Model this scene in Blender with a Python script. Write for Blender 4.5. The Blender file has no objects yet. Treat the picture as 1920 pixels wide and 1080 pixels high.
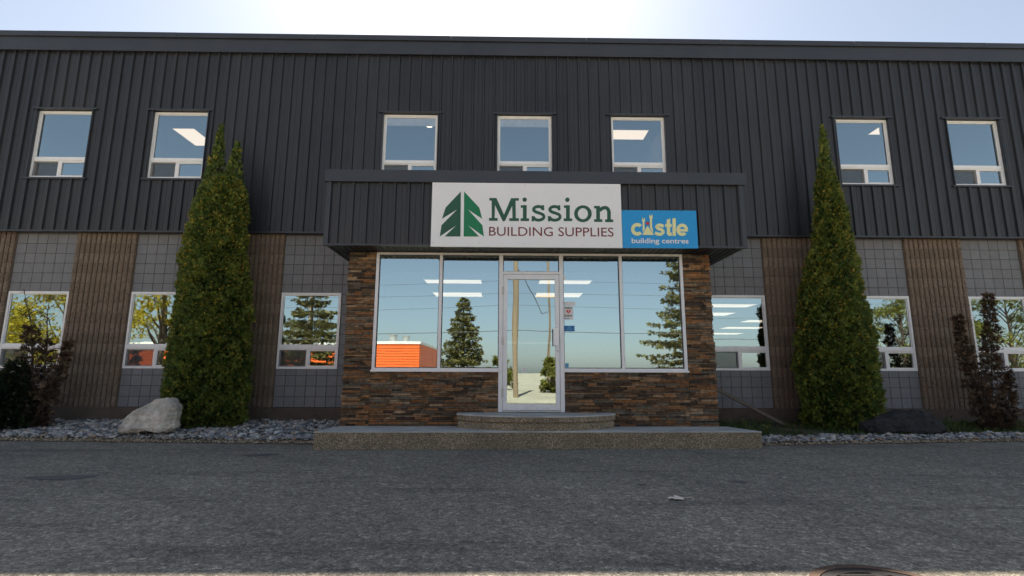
import bpy, math, random
import numpy as np
from mathutils import Vector, Matrix

scene = bpy.context.scene
COL = scene.collection
random.seed(7)
rng = np.random.default_rng(11)
R = math.radians
PI = math.pi

# ------------------------------------------------------------------ camera
cam_data = bpy.data.cameras.new('camera')
cam_data.sensor_width = 36.0
cam_data.lens = 36.0 * 950.0 / 1920.0
cam_data.clip_start = 0.05
cam_data.clip_end = 3000
cam = bpy.data.objects.new('camera', cam_data)
COL.objects.link(cam)
yaw, pitch, roll = 0.01465, 0.1650, 0.0034
R0 = Vector((math.cos(yaw), -math.sin(yaw), 0)); F0 = Vector((math.sin(yaw), math.cos(yaw), 0)); ZZ = Vector((0, 0, 1))
FW = math.cos(pitch) * F0 + math.sin(pitch) * ZZ
UP = -math.sin(pitch) * F0 + math.cos(pitch) * ZZ
RR = math.cos(roll) * R0 + math.sin(roll) * UP
UU = -math.sin(roll) * R0 + math.cos(roll) * UP
M = Matrix((RR, UU, -FW)).transposed().to_4x4()
M.translation = Vector((-0.404, -10.207, 1.107))
cam.matrix_world = M
scene.camera = cam

# ------------------------------------------------------------------ sky and sun
SUN_EL, SUN_AZ = R(49.9), R(-6.4)           # azimuth clockwise from +Y
world = bpy.data.worlds.new('World'); scene.world = world
world.use_nodes = True
wn = world.node_tree.nodes; wl = world.node_tree.links
for n in list(wn): wn.remove(n)
sky = wn.new('ShaderNodeTexSky'); sky.sky_type = 'NISHITA'; sky.sun_disc = False
sky.sun_elevation = SUN_EL; sky.sun_rotation = SUN_AZ
sky.air_density = 1.0; sky.dust_density = 1.2; sky.ozone_density = 1.2; sky.altitude = 300
bg = wn.new('ShaderNodeBackground'); bg.inputs['Strength'].default_value = 0.06
wo = wn.new('ShaderNodeOutputWorld')
hs = wn.new('ShaderNodeHueSaturation'); hs.inputs['Saturation'].default_value = .66; hs.inputs['Hue'].default_value = .495
wl.new(sky.outputs[0], hs.inputs['Color']); wl.new(hs.outputs[0], bg.inputs[0]); wl.new(bg.outputs[0], wo.inputs[0])
sun_data = bpy.data.lights.new('sun', 'SUN'); sun_data.energy = 5.0; sun_data.angle = R(0.53); sun_data.color = (1.0, 0.88, 0.70)
sun = bpy.data.objects.new('sun', sun_data); COL.objects.link(sun)
sdir = Vector((math.sin(SUN_AZ) * math.cos(SUN_EL), math.cos(SUN_AZ) * math.cos(SUN_EL), math.sin(SUN_EL)))
sun.rotation_euler = (-sdir).to_track_quat('-Z', 'Y').to_euler()
scene.view_settings.view_transform = 'Standard'
scene.view_settings.look = 'None'
scene.view_settings.exposure = 1.52
scene.view_settings.gamma = 1.0
scene.cycles.use_denoising = True
scene.cycles.max_bounces = 10
scene.cycles.transparent_max_bounces = 12
scene.cycles.caustics_reflective = False
scene.cycles.caustics_refractive = False

# ------------------------------------------------------------------ material helpers
def nt(name):
    m = bpy.data.materials.new(name); m.use_nodes = True
    t = m.node_tree
    return m, t.nodes, t.links, t.nodes['Principled BSDF']

def setv(b, **k):
    names = {'color': 'Base Color', 'rough': 'Roughness', 'metal': 'Metallic', 'spec': 'Specular IOR Level', 'coat': 'Coat Weight'}
    for a, v in k.items():
        b.inputs[names[a]].default_value = v if not isinstance(v, tuple) else (*v, 1)

def ramp(n, stops, interp='LINEAR'):
    r = n.new('ShaderNodeValToRGB'); e = r.color_ramp.elements
    r.color_ramp.interpolation = interp
    while len(e) > 1: e.remove(e[-1])
    e[0].position = stops[0][0]; e[0].color = (*stops[0][1], 1)
    for p, c in stops[1:]:
        q = e.new(p); q.color = (*c, 1)
    return r

def noise(n, l, scale, detail=4, rough=.6, coord=None, vec=None, dist=0.0):
    t = n.new('ShaderNodeTexNoise'); t.inputs['Scale'].default_value = scale
    t.inputs['Detail'].default_value = detail; t.inputs['Roughness'].default_value = rough
    t.inputs['Distortion'].default_value = dist
    if vec is not None: l.new(vec, t.inputs['Vector'])
    return t

def objcoord(n, l, scale=(1, 1, 1)):
    c = n.new('ShaderNodeTexCoord'); mp = n.new('ShaderNodeMapping'); mp.inputs['Scale'].default_value = scale
    l.new(c.outputs['Object'], mp.inputs['Vector']); return mp.outputs[0]

def mathn(n, l, op, a, b):
    m = n.new('ShaderNodeMath'); m.operation = op
    for i, v in enumerate((a, b)):
        if isinstance(v, (int, float)): m.inputs[i].default_value = v
        else: l.new(v, m.inputs[i])
    return m.outputs[0]

def mixc(n, l, fac, a, b, mode='MIX'):
    m = n.new('ShaderNodeMix'); m.data_type = 'RGBA'; m.blend_type = mode
    for s, v in ((0, fac), (6, a), (7, b)):
        if isinstance(v, (int, float)): m.inputs[s].default_value = v
        elif isinstance(v, tuple): m.inputs[s].default_value = (*v, 1)
        else: l.new(v, m.inputs[s])
    return m.outputs[2]

def bump(n, l, b, h, strength, dist=.01):
    k = n.new('ShaderNodeBump'); k.inputs['Strength'].default_value = strength; k.inputs['Distance'].default_value = dist
    l.new(h, k.inputs['Height']); l.new(k.outputs[0], b.inputs['Normal'])

def m_plain(name, color, rough=.5, metal=0.0, var=.12, scale=6, bs=0.0, bscale=200, spec=.5, stretch=(1, 1, 1)):
    m, n, l, b = nt(name); setv(b, rough=rough, metal=metal, spec=spec)
    v = objcoord(n, l, stretch)
    t = noise(n, l, scale, 6, .65, vec=v)
    lo = tuple(c * (1 - var) for c in color); hi = tuple(min(1, c * (1 + var)) for c in color)
    r = ramp(n, [(.3, lo), (.7, hi)]); l.new(t.outputs[0], r.inputs[0]); l.new(r.outputs[0], b.inputs['Base Color'])
    rr = mathn(n, l, 'MULTIPLY_ADD', t.outputs[0], .25); rr.node.inputs[2].default_value = rough - .12
    l.new(rr, b.inputs['Roughness'])
    if bs:
        t2 = noise(n, l, bscale, 3, .6, vec=v); bump(n, l, b, t2.outputs[0], bs)
    return m

def m_tint(name, stops, rough=.7, var=.25, vscale=25, bs=.3, bscale=90, trans=0.0, spec=.4, bdist=.01):
    m, n, l, b = nt(name); setv(b, rough=rough, spec=spec)
    a = n.new('ShaderNodeAttribute'); a.attribute_name = 'tint'
    r = ramp(n, stops); l.new(a.outputs['Fac'], r.inputs[0])
    v = objcoord(n, l)
    t = noise(n, l, vscale, 5, .65, vec=v)
    g = ramp(n, [(.3, (1 - var,) * 3), (.7, (1 + var,) * 3)]); l.new(t.outputs[0], g.inputs[0])
    c = mixc(n, l, 1.0, r.outputs[0], g.outputs[0], 'MULTIPLY')
    l.new(c, b.inputs['Base Color'])
    if bs:
        t2 = noise(n, l, bscale, 5, .7, vec=v); bump(n, l, b, t2.outputs[0], bs, bdist)
    if trans:
        tr = n.new('ShaderNodeBsdfTranslucent'); l.new(c, tr.inputs[0])
        mx = n.new('ShaderNodeMixShader'); mx.inputs[0].default_value = trans
        l.new(b.outputs[0], mx.inputs[1]); l.new(tr.outputs[0], mx.inputs[2])
        l.new(mx.outputs[0], n['Material Output'].inputs[0])
    return m

def m_glass(name, refl, wave=.0, wscale=1.2, tint=(.75, .8, .82), rcol=(.80, .97, 1.0), stretch=(1, 1, 1), bd=.02):
    m, n, l, b = nt(name); n.remove(b)
    g = n.new('ShaderNodeBsdfGlossy'); g.inputs['Roughness'].default_value = 0.0; g.inputs['Color'].default_value = (*rcol, 1)
    t = n.new('ShaderNodeBsdfTransparent'); t.inputs[0].default_value = (*tint, 1)
    lw = n.new('ShaderNodeFresnel'); lw.inputs[0].default_value = 1.5
    f = mathn(n, l, 'MULTIPLY_ADD', lw.outputs[0], .9); f.node.inputs[2].default_value = refl - .036
    f.node.use_clamp = True
    mx = n.new('ShaderNodeMixShader'); l.new(f, mx.inputs[0]); l.new(t.outputs[0], mx.inputs[1]); l.new(g.outputs[0], mx.inputs[2])
    if wave:
        v = objcoord(n, l, stretch)
        q = noise(n, l, wscale, 2, .5, vec=v)
        k = n.new('ShaderNodeBump'); k.inputs['Strength'].default_value = wave; k.inputs['Distance'].default_value = bd
        l.new(q.outputs[0], k.inputs['Height']); l.new(k.outputs[0], g.inputs['Normal'])
    l.new(mx.outputs[0], n['Material Output'].inputs[0])
    return m

def m_screen(name):
    m, n, l, b = nt(name); setv(b, color=(.10, .10, .10), rough=.7)
    t = n.new('ShaderNodeBsdfTransparent')
    mx = n.new('ShaderNodeMixShader'); mx.inputs[0].default_value = .55
    l.new(t.outputs[0], mx.inputs[1]); l.new(b.outputs[0], mx.inputs[2]); l.new(mx.outputs[0], n['Material Output'].inputs[0])
    return m

def m_emit(name, color, s):
    m, n, l, b = nt(name)
    setv(b, color=(.8, .8, .8), rough=.5)
    b.inputs['Emission Color'].default_value = (*color, 1); b.inputs['Emission Strength'].default_value = s
    return m

def m_asphalt():
    m, n, l, b = nt('asphalt'); setv(b, rough=.85, spec=.35)
    v = objcoord(n, l)
    big = noise(n, l, .35, 5, .6, vec=v)
    mid = noise(n, l, 7, 5, .7, vec=v)
    vo = n.new('ShaderNodeTexVoronoi'); vo.inputs['Scale'].default_value = 95; l.new(v, vo.inputs['Vector'])
    vo2 = n.new('ShaderNodeTexVoronoi'); vo2.inputs['Scale'].default_value = 34; l.new(v, vo2.inputs['Vector'])
    c1 = ramp(n, [(.0, (.175, .160, .132)), (.35, (.248, .229, .190)), (.72, (.308, .285, .238)), (.9, (.375, .345, .29)), (1., (.49, .455, .39))])
    s1 = n.new('ShaderNodeSeparateColor'); l.new(vo.outputs['Color'], s1.inputs[0]); l.new(s1.outputs[0], c1.inputs[0])
    c2 = ramp(n, [(.0, (.6, .6, .6)), (.75, (1, 1, 1)), (.93, (1.15, 1.14, 1.12)), (1., (1.6, 1.55, 1.48))])
    s2 = n.new('ShaderNodeSeparateColor'); l.new(vo2.outputs['Color'], s2.inputs[0]); l.new(s2.outputs[0], c2.inputs[0])
    c = mixc(n, l, 1.0, c1.outputs[0], c2.outputs[0], 'MULTIPLY')
    g = ramp(n, [(.35, (.84, .84, .86)), (.65, (1.12, 1.11, 1.08))]); l.new(big.outputs[0], g.inputs[0])
    c = mixc(n, l, 1.0, c, g.outputs[0], 'MULTIPLY')
    g2 = ramp(n, [(.3, (.82, .82, .82)), (.7, (1.15, 1.15, 1.15))]); l.new(mid.outputs[0], g2.inputs[0])
    c = mixc(n, l, 1.0, c, g2.outputs[0], 'MULTIPLY')
    # faint tyre scuffs: long stretched streaks
    vs = objcoord(n, l, (.25, 2.2, 1)); st = noise(n, l, 1.3, 3, .5, vec=vs, dist=.8)
    g3 = ramp(n, [(.36, (.78, .78, .80)), (.44, (1, 1, 1))]); l.new(st.outputs[0], g3.inputs[0])
    c = mixc(n, l, 1.0, c, g3.outputs[0], 'MULTIPLY')
    wv = n.new('ShaderNodeTexWave'); wv.wave_type = 'RINGS'; wv.rings_direction = 'Z'; wv.inputs['Scale'].default_value = .17; wv.inputs['Distortion'].default_value = 1.2; wv.inputs['Detail'].default_value = 1
    mp = n.new('ShaderNodeMapping'); mp.inputs['Location'].default_value = (6.5, 11.0, 0); tc = n.new('ShaderNodeTexCoord'); l.new(tc.outputs['Object'], mp.inputs[0]); l.new(mp.outputs[0], wv.inputs[0])
    g4 = ramp(n, [(.90, (1, 1, 1)), (.96, (.80, .80, .81))]); l.new(wv.outputs['Fac'], g4.inputs[0])
    c = mixc(n, l, mathn(n, l, 'MULTIPLY', big.outputs[0], .9), c, mixc(n, l, 1.0, c, g4.outputs[0], 'MULTIPLY'))
    l.new(c, b.inputs['Base Color'])
    hh = mathn(n, l, 'ADD', vo.outputs['Distance'], mathn(n, l, 'MULTIPLY', mid.outputs[0], .6))
    bump(n, l, b, hh, .75, .012)
    return m

def m_aggregate(name, base):
    m, n, l, b = nt(name); setv(b, rough=.85, spec=.3)
    v = objcoord(n, l)
    vo = n.new('ShaderNodeTexVoronoi'); vo.inputs['Scale'].default_value = 70; l.new(v, vo.inputs['Vector'])
    s = n.new('ShaderNodeSeparateColor'); l.new(vo.outputs['Color'], s.inputs[0])
    r = ramp(n, [(0, (.13, .105, .075)), (.2, (.26, .205, .135)), (.45, (.37, .29, .185)), (.7, (.30, .25, .19)), (.88, (.45, .36, .25)), (1, (.58, .51, .41))])
    l.new(s.outputs[0], r.inputs[0])
    big = noise(n, l, 3, 4, .6, vec=v); g = ramp(n, [(.3, (.75, .75, .72)), (.7, (1.15, 1.13, 1.08))]); l.new(big.outputs[0], g.inputs[0])
    c = mixc(n, l, 1.0, r.outputs[0], g.outputs[0], 'MULTIPLY')
    c = mixc(n, l, mathn(n, l, 'GREATER_THAN', vo.outputs['Distance'], .62), c, base)
    l.new(c, b.inputs['Base Color'])
    bump(n, l, b, mathn(n, l, 'SUBTRACT', 1.0, vo.outputs['Distance']), .9, .01)
    return m

MT = {}
def m_clad():
    m, n, l, b = nt('dark_cladding'); setv(b, rough=.42, spec=.5)
    at = n.new('ShaderNodeAttribute'); at.attribute_name = 'tint'
    r = ramp(n, [(0, (.022, .0235, .029)), (.5, (.026, .028, .0335)), (1, (.0305, .0325, .038))]); l.new(at.outputs['Fac'], r.inputs[0])
    st = noise(n, l, 9, 4, .6, vec=objcoord(n, l, (1, 1, .05)))           # rain streaks run down the sheets
    g = ramp(n, [(.32, (.86, .86, .86)), (.55, (1, 1, 1)), (.74, (1.22, 1.2, 1.16))]); l.new(st.outputs[0], g.inputs[0])
    d = noise(n, l, 1.1, 5, .65, vec=objcoord(n, l)); g2 = ramp(n, [(.35, (.9, .9, .9)), (.68, (1.14, 1.13, 1.1))]); l.new(d.outputs[0], g2.inputs[0])
    c = mixc(n, l, 1.0, mixc(n, l, 1.0, r.outputs[0], g.outputs[0], 'MULTIPLY'), g2.outputs[0], 'MULTIPLY'); l.new(c, b.inputs['Base Color'])
    rr = mathn(n, l, 'MULTIPLY_ADD', d.outputs[0], .3); rr.node.inputs[2].default_value = .28; l.new(rr, b.inputs['Roughness'])
    oc = noise(n, l, 1.6, 2, .5, vec=objcoord(n, l, (2.2, 1, .8))); bump(n, l, b, oc.outputs[0], .35, .03)   # oil canning
    return m
MT['clad'] = m_clad()
MT['trim'] = m_plain('dark_trim', (.036, .041, .052), .4, 0.0, .12, 2, 0, 60, .5)
MT['soffit'] = m_plain('soffit_metal', (.03, .031, .034), .5)
MT['block'] = m_tint('painted_block', [(0, (.185, .190, .202)), (.5, (.198, .203, .215)), (1, (.21, .215, .227))], .75, .08, 9, .25, 140, bdist=.004)
MT['mortar'] = m_plain('mortar', (.06, .058, .056), .9, 0, .2, 30, .3)
MT['split'] = m_tint('split_face_block', [(0, (.19, .142, .104)), (.5, (.225, .170, .126)), (1, (.26, .20, .152))], .9, .25, 40, .9, 70, bdist=.02)
MT['found'] = m_plain('foundation_concrete', (.105, .08, .062), .9, 0, .3, 5, .4, 60)
MT['white'] = m_plain('white_vinyl', (.86, .87, .88), .4, 0, .04, 8)
MT['alu'] = m_plain('anodised_aluminium', (.72, .74, .78), .38, .15, .06, 5)
MT['glass'] = m_glass('window_glass', .43, .05, 1.3)
MT['store_glass'] = m_glass('storefront_glass', .46, .035, .8)
MT['up_glass'] = m_glass('upper_window_glass', .42, .03, 1.0, (.96, .97, .97))
MT['door_glass'] = m_glass('door_glass', .42, .10, .8, stretch=(1.5, 1, .5), bd=.03)
MT['screen'] = m_screen('insect_screen')
MT['blind'] = m_plain('blind_fabric', (.88, .88, .89), .8)
MT['wall_in'] = m_plain('interior_paint', (.22, .23, .24), .9)
MT['ceil_in'] = m_plain('ceiling_tile', (.30, .30, .30), .9, 0, .08, 20)
MT['floor_in'] = m_plain('interior_floor', (.10, .09, .08), .6)
MT['roof'] = m_plain('roof_membrane', (.16, .16, .16), .9)
MT['panel'] = m_emit('light_diffuser', (1.0, .80, .58), .52)
MT['down'] = m_emit('downlight_lens', (1.0, .82, .6), 1.1)
MT['stone'] = m_tint('ledgestone', [(0, (.022, .018, .015)), (.15, (.065, .042, .026)), (.3, (.12, .068, .034)), (.42, (.25, .108, .038)), (.52, (.14, .090, .050)),
                                    (.64, (.095, .076, .055)), (.76, (.15, .125, .09)), (.88, (.29, .14, .055)), (1, (.32, .25, .17))], .75, .5, 16, .8, 55, bdist=.015)
MT['conc'] = m_plain('trowelled_concrete', (.47, .465, .44), .85, 0, .3, 2.2, .25, 120)  # slab and step tops: colour lightened to carry the sky reflection
MT['agg'] = m_aggregate('exposed_aggregate', (.17, .14, .10))
MT['asphalt'] = m_asphalt()
MT['stain'] = m_plain('oil_stain', (.105, .102, .098), .75, 0, .3, 9, .6, 60)
MT['soil'] = m_plain('soil', (.085, .07, .05), .95, 0, .35, 8, .8, 30)
MT['land'] = m_plain('pale_bounce_land', (.43, .395, .31), .95, 0, .25, .3, .5, 5)  # ground behind the camera, lightened to bounce sun fill onto the facade
MT['pebble'] = m_tint('river_stone', [(0, (.09, .092, .10)), (.22, (.19, .195, .205)), (.45, (.31, .31, .315)), (.66, (.42, .40, .37)), (.82, (.56, .55, .53)), (.91, (.38, .25, .15)), (1, (.74, .72, .68))], .75, .25, 30, .3, 60)
MT['fines'] = m_tint('pea_gravel', [(0, (.20, .15, .10)), (.5, (.36, .28, .19)), (1, (.52, .44, .33))], .9, .2, 60, 0)
MT['boulder'] = m_tint('pale_boulder', [(0, (.54, .48, .40)), (1, (.72, .66, .57))], .85, .45, 3.5, 1.0, 9, bdist=.06)
MT['darkrock'] = m_tint('dark_rock', [(0, (.018, .019, .020)), (1, (.042, .042, .043))], .75, .4, 5, 1.0, 10, bdist=.06)
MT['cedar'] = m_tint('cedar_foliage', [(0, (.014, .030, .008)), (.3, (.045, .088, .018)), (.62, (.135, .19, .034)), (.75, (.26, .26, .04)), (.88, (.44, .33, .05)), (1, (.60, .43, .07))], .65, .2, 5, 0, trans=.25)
MT['dead'] = m_tint('dead_cedar_foliage', [(0, (.04, .025, .016)), (.6, (.105, .066, .040)), (1, (.21, .135, .08))], .85, .25, 6, 0, trans=.15)
MT['deepgreen'] = m_tint('dark_cedar_foliage', [(0, (.006, .014, .006)), (1, (.022, .045, .014))], .7, .25, 6, 0, trans=.15)  # green part of the dying shrub, darker than the cedar crowns
MT['bark'] = m_plain('bark', (.075, .055, .04), .95, 0, .3, 14, .8, 40)
MT['grass'] = m_tint('grass_blades', [(0, (.03, .065, .014)), (.7, (.08, .14, .03)), (1, (.22, .20, .08))], .7, .2, 5, 0, trans=.3)
MT['spruce'] = m_tint('spruce_needles', [(0, (.06, .06, .02)), (.5, (.135, .13, .04)), (1, (.23, .19, .065))], .7, .2, 2, 0, trans=.2)
MT['yellowleaf'] = m_tint('autumn_leaves', [(0, (.16, .15, .015)), (.5, (.34, .29, .02)), (1, (.52, .38, .03))], .6, .15, 2, 0, trans=.4)
MT['greenleaf'] = m_tint('green_leaves', [(0, (.09, .10, .02)), (.6, (.17, .18, .035)), (1, (.30, .26, .05))], .6, .15, 2, 0, trans=.35)
MT['orange'] = m_plain('orange_metal_siding', (.72, .13, .02), .5, 0, .06, 1)
MT['whitetrim'] = m_plain('white_metal_trim', (.75, .74, .70), .5)
MT['galv'] = m_plain('galvanised_metal', (.5, .5, .5), .4, .6)
MT['polewood'] = m_plain('weathered_pole_wood', (.27, .20, .135), .9, 0, .25, 3, .4, 30, stretch=(1, 1, .1))
MT['wire'] = m_plain('wire_insulation', (.09, .09, .09), .6)
MT['rust'] = m_plain('rusty_iron', (.10, .062, .045), .85, .2, .35, 18, .5, 60)
MT['iron'] = m_plain('cast_iron', (.035, .032, .035), .55, .5, .25, 14, .4, 60)
MT['pit'] = m_plain('drain_pit', (.01, .01, .01), .95)
MT['brownmetal'] = m_plain('brown_painted_metal', (.11, .085, .065), .5)
MT['leaf'] = m_plain('dry_leaf', (.72, .62, .52), .8, 0, .2, 20, .3)
MT['signwhite'] = m_plain('sign_white', (.78, .80, .84), .45, 0, .03, 1.5)
MT['signblue'] = m_plain('sign_blue', (.008, .30, .70), .4, 0, .04, 2)
MT['greendark'] = m_plain('emblem_dark_green', (.012, .088, .052), .5, 0, .04)
MT['greenlight'] = m_plain('emblem_light_green', (.0, .185, .075), .5, 0, .04)
MT['maroon'] = m_plain('lettering_maroon', (.16, .012, .022), .5, 0, .04)
MT['paleyellow'] = m_plain('lettering_pale_yellow', (.78, .77, .40), .5, 0, .03)
MT['letterwhite'] = m_plain('lettering_white', (.75, .75, .76), .5, 0, .03)
MT['red'] = m_plain('red_vinyl', (.55, .03, .025), .5, 0, .04)
MT['black'] = m_plain('black_vinyl', (.012, .012, .014), .5)
MT['paper'] = m_plain('white_vinyl_film', (.72, .73, .74), .6, 0, .03)
MT['stickblue'] = m_plain('blue_vinyl', (.015, .16, .42), .5, 0, .03)
MT['paleblue'] = m_plain('pale_blue_print', (.10, .33, .60), .5)

# ------------------------------------------------------------------ mesh helpers
class MB:
    def __init__(s): s.v = []; s.f = []; s.t = []
    def add(s, vs, fs, t=.5):
        o = len(s.v); s.v += [tuple(p) for p in vs]; s.f += [tuple(i + o for i in f) for f in fs]
        s.t += [t] * len(fs)
    def quad(s, a, b, c, d, t=.5): s.add((a, b, c, d), ((0, 1, 2, 3),), t)
    def box(s, x0, x1, y0, y1, z0, z1, t=.5):
        s.add([(x0, y0, z0), (x1, y0, z0), (x1, y1, z0), (x0, y1, z0), (x0, y0, z1), (x1, y0, z1), (x1, y1, z1), (x0, y1, z1)],
              [(0, 3, 2, 1), (4, 5, 6, 7), (0, 1, 5, 4), (1, 2, 6, 5), (2, 3, 7, 6), (3, 0, 4, 7)], t)
    def frame(s, x0, x1, z0, z1, y0, y1, w, wb=None):      # butted picture frame in the XZ plane
        wb = w if wb is None else wb
        s.box(x0, x0 + w, y0, y1, z0, z1); s.box(x1 - w, x1, y0, y1, z0, z1)
        s.box(x0 + w, x1 - w, y0, y1, z1 - w, z1); s.box(x0 + w, x1 - w, y0, y1, z0, z0 + wb)
    def tube(s, pts, rads, n=8, t=.5, cap=True):
        pts = [Vector(p) for p in pts]; rings = []
        for i, p in enumerate(pts):
            d = (pts[min(i + 1, len(pts) - 1)] - pts[max(i - 1, 0)])
            if d.length < 1e-9: d = Vector((0, 0, 1))
            d.normalize()
            a = d.orthogonal().normalized() if i == 0 else (rings_a - d * rings_a.dot(d)).normalized()
            rings_a = a; b = d.cross(a); r = rads[i] if isinstance(rads, (list, tuple)) else rads
            rings.append([p + (a * math.cos(2 * PI * k / n) + b * math.sin(2 * PI * k / n)) * r for k in range(n)])
        vs = [q for g in rings for q in g]; fs = []
        for i in range(len(pts) - 1):
            for k in range(n):
                fs.append((i * n + k, i * n + (k + 1) % n, (i + 1) * n + (k + 1) % n, (i + 1) * n + k))
        if cap:
            fs.append(tuple(range(n - 1, -1, -1))); fs.append(tuple((len(pts) - 1) * n + k for k in range(n)))
        s.add(vs, fs, t)
    def extrude(s, poly, y0, y1, t=.5):                    # polygon in XZ, prism along Y (front at y0)
        n = len(poly)
        vs = [(x, y0, z) for x, z in poly] + [(x, y1, z) for x, z in poly]
        fs = [tuple(range(n)), tuple(range(2 * n - 1, n - 1, -1))] + [(i, i + n, (i + 1) % n + n, (i + 1) % n) for i in range(n)]
        s.add(vs, fs, t)
    def prismz(s, poly, z0, z1, t=.5):
        n = len(poly)
        vs = [(x, y, z0) for x, y in poly] + [(x, y, z1) for x, y in poly]
        fs = [tuple(range(n - 1, -1, -1)), tuple(range(n, 2 * n))] + [(i, (i + 1) % n, (i + 1) % n + n, i + n) for i in range(n)]
        s.add(vs, fs, t)
    def build(s, name, mat, parent=None, smooth=False):
        me = bpy.data.meshes.new(name)
        me.from_pydata(s.v, [], s.f); me.update()
        a = me.attributes.new('tint', 'FLOAT', 'FACE'); a.data.foreach_set('value', np.array(s.t, dtype=np.float32))
        return link(name, me, mat, parent, smooth)

def link(name, me, mat, parent=None, smooth=False):
    if smooth: me.polygons.foreach_set('use_smooth', [True] * len(me.polygons))
    for m in (mat if isinstance(mat, list) else [mat]): me.materials.append(m)
    o = bpy.data.objects.new(name, me); COL.objects.link(o)
    if parent is not None: o.parent = parent
    return o

def quads_mesh(name, V, T, mat, parent=None, k=4):
    """V: (n*k,3) array of k-gon corners, T: n tints"""
    me = bpy.data.meshes.new(name); n = len(T)
    me.vertices.add(n * k); me.vertices.foreach_set('co', np.asarray(V, np.float32).ravel())
    me.loops.add(n * k); me.loops.foreach_set('vertex_index', np.arange(n * k, dtype=np.int32))
    me.polygons.add(n); me.polygons.foreach_set('loop_start', np.arange(0, n * k, k, dtype=np.int32))
    me.update(calc_edges=True)
    a = me.attributes.new('tint', 'FLOAT', 'FACE'); a.data.foreach_set('value', np.asarray(T, np.float32))
    return link(name, me, mat, parent)

def tag(o, label, cat, group=None, kind=None):
    o['label'] = label; o['category'] = cat
    if group: o['group'] = group
    if kind: o['kind'] = kind
    return o

def struct(o): o['kind'] = 'structure'; return o

def empty(name, loc, label, cat, group=None):
    e = bpy.data.objects.new(name, None); COL.objects.link(e); e.location = loc; e.empty_display_size = .2
    return tag(e, label, cat, group)

def adopt(root, *obs):      # parts are modelled in world space: keep them there under a located root
    for o in obs:
        o.parent = root; o.matrix_parent_inverse = Matrix.Translation(-root.location)

def ico(sub):
    import bmesh
    bm = bmesh.new(); bmesh.ops.create_icosphere(bm, subdivisions=sub, radius=1)
    v = np.array([x.co[:] for x in bm.verts]); f = np.array([[q.index for q in x.verts] for x in bm.faces]); bm.free()
    return v, f

# ------------------------------------------------------------------ ground
GY = [(-60, -1.55), (-13, -1.55), (-8.5, -1.70), (-3.6, -2.02), (3.58, -2.14), (8.4, -1.58), (13, -1.5), (60, -1.5)]
def edge_y(x): return float(np.interp(x, [p[0] for p in GY], [p[1] for p in GY]))
m = MB(); S = 900
m.quad((-S, -S, -.03), (S, -S, -.03), (S, S, -.03), (-S, S, -.03))
land = struct(m.build('ground', MT['land']))
DX, DY, DR = 1.60, -7.43, .385                     # storm drain
m = MB()
def sheet(x0, x1, y0, y1): m.quad((x0, y0, 0), (x1, y0, 0), (x1, y1, 0), (x0, y1, 0))
h = .5
sheet(-70, 70, -12.2, DY - h); sheet(-70, DX - h, DY - h, DY + h); sheet(DX + h, 70, DY - h, DY + h); sheet(-70, 70, DY + h, -2.9); sheet(-70, 70, -2.9, 0)
N = 48; inner = [(DX + DR * math.cos(2 * PI * k / N), DY + DR * math.sin(2 * PI * k / N), 0) for k in range(N)]
def sq(a):
    c, s_ = math.cos(a), math.sin(a); q = h / max(abs(c), abs(s_)); return (DX + c * q, DY + s_ * q, 0)
outer = [sq(2 * PI * k / N) for k in range(N)]
for k in range(N): m.quad(inner[k], outer[k], outer[(k + 1) % N], inner[(k + 1) % N])
lot = struct(m.build('asphalt_pavement', MT['asphalt']))
# oil / damp stains lying on the asphalt
def blob(cx, cy, rx, ry, seed):
    r_ = random.Random(seed); ph = [r_.random() * 6 for _ in range(4)]
    pts = []
    for k in range(40):
        a = 2 * PI * k / 40; q = 1 + .14 * math.sin(2 * a + ph[0]) + .10 * math.sin(3 * a + ph[1]) + .08 * math.sin(5 * a + ph[2]) + .06 * math.sin(9 * a + ph[3])
        pts.append((cx + rx * q * math.cos(a), cy + ry * q * math.sin(a), .004))
    return pts
stains = []
for cx, cy, rx, ry, sd in [(-5.05, -4.55, .30, .13, 1), (-3.68, -3.08, .23, .10, 2), (2.02, -4.75, .09, .05, 3), (.98, -4.9, .05, .03, 4)]:
    m = MB(); m.add(blob(cx, cy, rx, ry, sd), [tuple(range(40))])
    struct(m.build('pavement_stain', MT['stain']))
# banked bed between wall and pavement
def bed_z(x, y):
    e = edge_y(x); t = min(1, max(0, (y - e) / (0 - e))); return .012 + .15 * (t ** .8)
m = MB(); xs = np.linspace(-13.5, 13.5, 90)
for i in range(len(xs) - 1):
    for j in range(8):
        def P(x, q):
            e = edge_y(x); y = e + (0.06 - e) * q / 8
            return (x, y, bed_z(x, min(y, 0)) + (0 if q else -.02))
        if -3.0 < xs[i] and xs[i + 1] < 3.1: continue
        m.quad(P(xs[i], j), P(xs[i + 1], j), P(xs[i + 1], j + 1), P(xs[i], j + 1))
struct(m.build('planting_bed_soil', MT['soil']))

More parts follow.
